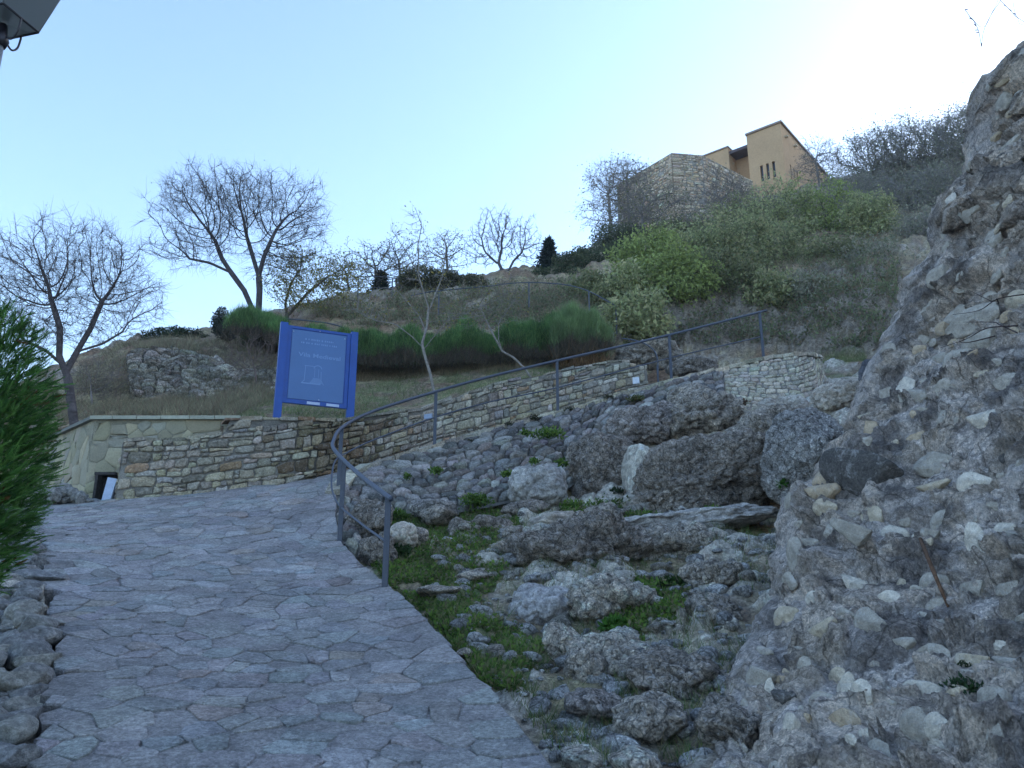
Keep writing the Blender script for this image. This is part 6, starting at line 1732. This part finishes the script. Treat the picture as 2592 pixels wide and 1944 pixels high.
cover("weeds", "fresh green weeds over the hollow beside the path", [(GREEN[0], .72), (GREEN[1], .08), (GREEN[2], .1), (GREEN[3], .1)], 60000, None, None, None, WEED + [(.16, .17, .08), (.22, .20, .11)], (0,), (4.5, 13), mat=M_leaf, leaf=(.02, .06, .06))
cover("grass", "short grass blades among the weeds and rocks", [(GREEN[0], .5), ([(1180, 1640), (1060, 1480), (1300, 1290), (1980, 1330), (1960, 1500), (1900, 1700), (1750, 1944), (1420, 1944)], .5)], 34000, (.04, .16), (.003, .008), .5, [(.10, .17, .05), (.18, .19, .08), (.30, .26, .14)], (0,), (3.8, 13), p=[.5, .3, .2])
cover("lawn_grass", "thin dry and green grass of the terrace lawn", [(LAWN[0], .8), (LAWN[1], .2)], 26000, (.03, .13), (.006, .013), .6, [(.16, .22, .085), (.25, .26, .13), (.36, .32, .20), (.12, .18, .07)], (2,), (12, 22))
cover("dry_grass", "dry brown grass of the left hillside", [([(120, 1080), (200, 930), (330, 860), (560, 860), (700, 880), (720, 1000), (590, 1058), (240, 1060)], 1.0)], 42000, (.06, .28), (.006, .016), .6, [(.34, .30, .19), (.25, .235, .145), (.21, .20, .13), (.22, .15, .11)], (2,), (13, 26))
cover("bracken", "rusty dead stalks along the foot of the hedge", [([(760, 965), (900, 970), (1300, 945), (1560, 900), (1560, 880), (1300, 925), (900, 948), (760, 945)], 1.0)], 8000, (.06, .3), (.005, .012), .6, [(.22, .15, .09), (.17, .14, .09), (.30, .25, .15)], (2,), (15, 22))
cover("hillside_scrub", "brown and olive scrub over the slope above the hedge and handrail", [([(700, 780), (1050, 745), (1560, 705), (1600, 860), (1500, 800), (1300, 820), (900, 830)], .4), ([(1560, 700), (2280, 600), (2270, 720), (1900, 760), (1620, 790)], .25), ([(1480, 790), (2280, 660), (2270, 890), (1700, 885)], .1)], 70000, (.08, .45), (.008, .022), .7,
      [(.27, .235, .15), (.20, .185, .13), (.17, .19, .11), (.28, .19, .13), (.34, .31, .22)], (2,), (19, 34))
cover("hillside_leaves", "small leaves of creeping shrubs over the slope", [([(1560, 600), (2280, 500), (2260, 720), (1800, 780), (1600, 790)], .45), ([(1480, 790), (2280, 660), (2270, 890), (1700, 885)], .22), ([(700, 780), (1050, 745), (1560, 705), (1600, 860), (900, 830)], .3)], 50000, None, None, None, [(.17, .21, .10), (.21, .23, .12), (.24, .18, .12), (.13, .15, .085)], (2,), (19, 50), mat=M_leaf, leaf=(.06, .13, .35))
tree("bare_shrub", "tangle of bare reddish twigs left of the blue sign", "shrub", None, P(640, 960, 18.6), [(line((650, 975, 18.6), (645, 930, 18.6)), False)], [E(640, 895, 18.6, 75, 50), E(600, 920, 18.4, 50, 35)], 700, D=.08, tip=.005, p=2.4, seed=301, bark=(.20, .15, .13), kill=.14, infl=1.0, twigs=2.0, twig_len=.35)
tree("bare_shrub", "grey bare thicket beside the trunk of the left tree", "shrub", None, P(230, 1000, 18.5), [(line((235, 1050, 17.5), (230, 980, 18)), False)], [E(230, 960, 18.2, 70, 60), E(300, 985, 18, 50, 40)], 600, D=.08, tip=.005, p=2.4, seed=302, bark=(.19, .16, .14), kill=.16, infl=1.0, twigs=1.8, twig_len=.35, leaves=500, leaf_cols=BR, leaf_size=(.04, .07))
# weed tufts that stand out
def tuft(u, v, Y, r_, n, label, cols=WEED, on=None, cat="weed", leaf=(.04, .09), name="weed_tuft"):
    b = P(u, v, Y) if on is None else on; k = PXM(Y); d = rng.normal(size=(n, 3)); d[:, 2] = np.abs(d[:, 2]); d /= np.linalg.norm(d, axis=1)[:, None]
    q = b + d * (rng.random(n) ** .5)[:, None] * np.array((r_ * k, r_ * k * .7, r_ * k * .6))
    V, F, c = leafquads(q, leaf, pick(cols, n), .4, .4); mk(name, V, F, M_leaf, None, col=c, smooth=False, label=label, cat=cat)
for (u, v, Y, r_, n, lab, cs) in [(1005, 1410, 9.7, 46, 900, "round dark green bush of weeds right of the nearest handrail post", [(.03, .06, .02), (.04, .08, .025)]), (1390, 1105, 13.3, 42, 420, "green weeds hanging on the ramp wall", WEED), (1332, 1100, 13.2, 16, 140, "small weed left of the hanging weeds on the ramp wall", WEED),
        (1107, 1195, 12.3, 17, 130, "bright weed growing from the ramp wall near the path's corner", WEED), (1032, 1208, 12.3, 10, 70, "tiny weed low in the ramp wall near the corner", WEED), (1283, 1203, 12.1, 16, 110, "weed on top of the squared rock block", WEED), (1422, 1175, 12.6, 18, 150, "weed at the right end of the squared block", WEED), (1490, 1132, 13.2, 17, 120, "weed in the rock face under the ramp", WEED),
        (1352, 1170, 12.6, 12, 80, "small weed in the joint above the squared block", WEED), (1555, 1590, 7.1, 34, 330, "bright broad leaved weed between the pale boulders", [(.06, .15, .025), (.08, .18, .03)]), (1640, 1550, 7.4, 26, 200, "leafy weed behind the bright broad leaved weed", WEED), (1640, 1660, 6.6, 22, 160, "weed under the pale speckled rock", WEED),
        (1000, 1310, 11.2, 34, 320, "grassy weeds under the corner of the ramp wall", WEED), (1205, 1275, 11.6, 42, 420, "mat of weeds at the foot of the ramp wall", WEED), (1450, 1290, 11.6, 40, 320, "weeds under the shadowed rock face", WEED), (1990, 1228, 10.4, 18, 160, "bright weed at the foot of the tall round boulder", [(.06, .15, .025)]), (1800, 1300, 10.4, 30, 160, "weeds on the long low ledge", WEED),
        (1560, 1250, 12, 20, 200, "ivy in the crack beside the cut pale slab", [(.03, .05, .02)]), (1700, 1490, 8.0, 40, 350, "dark weeds in the hollow left of the ruin", [(.03, .06, .02), (.04, .075, .02)]), (1600, 1500, 8.2, 30, 240, "tall weeds on the broad dark middle rock", WEED),
        (1610, 1015, 15.2, 24, 200, "yellowish grass tuft hanging below the ramp coping", [(.14, .13, .05), (.08, .10, .03)]), (1780, 990, 15.5, 16, 120, "olive tuft among the rocks below the ramp", [(.10, .10, .04)]), (1880, 1020, 14.8, 14, 150, "rusty dry tuft on the rock below the ramp's end", [(.14, .08, .05), (.10, .06, .04)]), (1510, 1370, 9.4, 20, 160, "straw tuft on the broad dark middle rock", [(.28, .24, .13), (.2, .18, .1)])]:
    tuft(u, v, Y, r_, n, lab, cs)
for (u, v, Y, r_, n, lab) in [(1290, 1078, 14.35, 14, 130, "dark moss clump at the ramp edge below the middle handrail post"), (1355, 1062, 14.6, 20, 200, "dark creeper spilling over the ramp edge"), (1440, 1040, 14.95, 16, 150, "dark moss clump where a handrail post meets the ramp edge"), (1540, 1010, 15.4, 18, 160, "dark ferny clump near the crest of the ramp edge"), (1190, 1120, 13.9, 12, 90, "small dark clump on the lower ramp edge")]:
    tuft(u, v, Y, r_, n, lab, [(.035, .045, .025), (.05, .06, .03), (.06, .05, .03)], leaf=(.03, .06), name="moss_clump")
pt, nn = ruin_point(2455, 1770, .02); tuft(0, 0, 3.8, 55, 260, "dark green creeper in a hollow of the ruin", [(.02, .045, .018), (.03, .06, .022)], on=pt, leaf=(.02, .045))
pt2, _ = ruin_point(2440, 1700, .02); tuft(0, 0, 3.9, 30, 90, "small leaves just above the dark creeper on the ruin", [(.03, .05, .02)], on=pt2, leaf=(.015, .03))
# rust streak: a rotten timber set in the mortar
a, na_ = ruin_point(2358, 1400, .015); b, nb_ = ruin_point(2400, 1540, .01)
V, F = tube([a, (a + b) / 2 + na_ * .004, b], [.012, .013, .008], 7); 
M_rust = attr_mat("rusty_wood", base=(.13, .07, .04), noise=((40, .4), (12, .3)), bump=((90, .01),))
mk("rusty_timber", V, F, M_rust, label="rusty brown timber stub stuck upright in the face of the ruin", cat="timber")
# dry twig leaning over the ruin
def dry_twig():
    root = empty("dry_twig", tuple(ruin_point(2592, 800, .1)[0]), "thin dry twig sticking out over the ruin at the right edge", "twig")
    for uv in ([(2640, 770), (2592, 800), (2530, 820), (2460, 830)], [(2640, 880), (2580, 905), (2520, 930), (2462, 966)], [(2600, 925), (2560, 960), (2530, 965)], [(2590, 800), (2540, 780), (2500, 770)], [(2640, 900), (2592, 880), (2560, 850), (2480, 855)]):
        pts = [ruin_point(u, v, .16)[0] for u, v in uv]; V, F = tube(catmull(pts, 4), np.linspace(.006, .002, len(catmull(pts, 4))), 5); mk("branchlet", V, F, M_bark, root, col=(.05, .035, .035))
dry_twig()
# rubble heap at the foot of the flagstone wall
def heap():
    root = empty("rubble_heap", tuple(P(155, 1262, 12.6)), "small heap of rough stones at the foot of the cream flagstone wall", "stone heap")
    pr = proto_variant(M_stone, rockcol((.27, .26, .24), .3, 2), 5)
    for i in range(34):
        u = rng.uniform(95, 225); v = 1268 - (1 - abs(u - 155) / 75) * rng.uniform(0, 34) if abs(u - 155) < 75 else 1266
        s = rng.uniform(.05, .11); share(rng.choice(pr), "stone", P(u, v, 12.5 + rng.uniform(0, .4)), root, rot=tuple(rng.uniform(0, 3, 3)), scale=(s * 1.3, s, s * .8))
heap()


# ---------------------------------------------------------------- scattering box added to lift the far shadows, as lens flare would
def added_haze():
    m = bpy.data.materials.new("added_haze"); m.use_nodes = True; nt = m.node_tree; nt.nodes.clear()
    o = nt.nodes.new("ShaderNodeOutputMaterial"); v = nt.nodes.new("ShaderNodeVolumePrincipled")
    v.inputs["Color"].default_value = (1, .97, .93, 1); v.inputs["Density"].default_value = .0006; v.inputs["Anisotropy"].default_value = .2
    nt.links.new(v.outputs[0], o.inputs["Volume"])
    b = MB(); b.box((0, 0, 24), (950, 950, 64)); mk("added_haze", b.V[0], b.F, m, smooth=False, origin=(0, 0, 0), kind='stuff', label="thin pale air softening the hilltop")
added_haze()
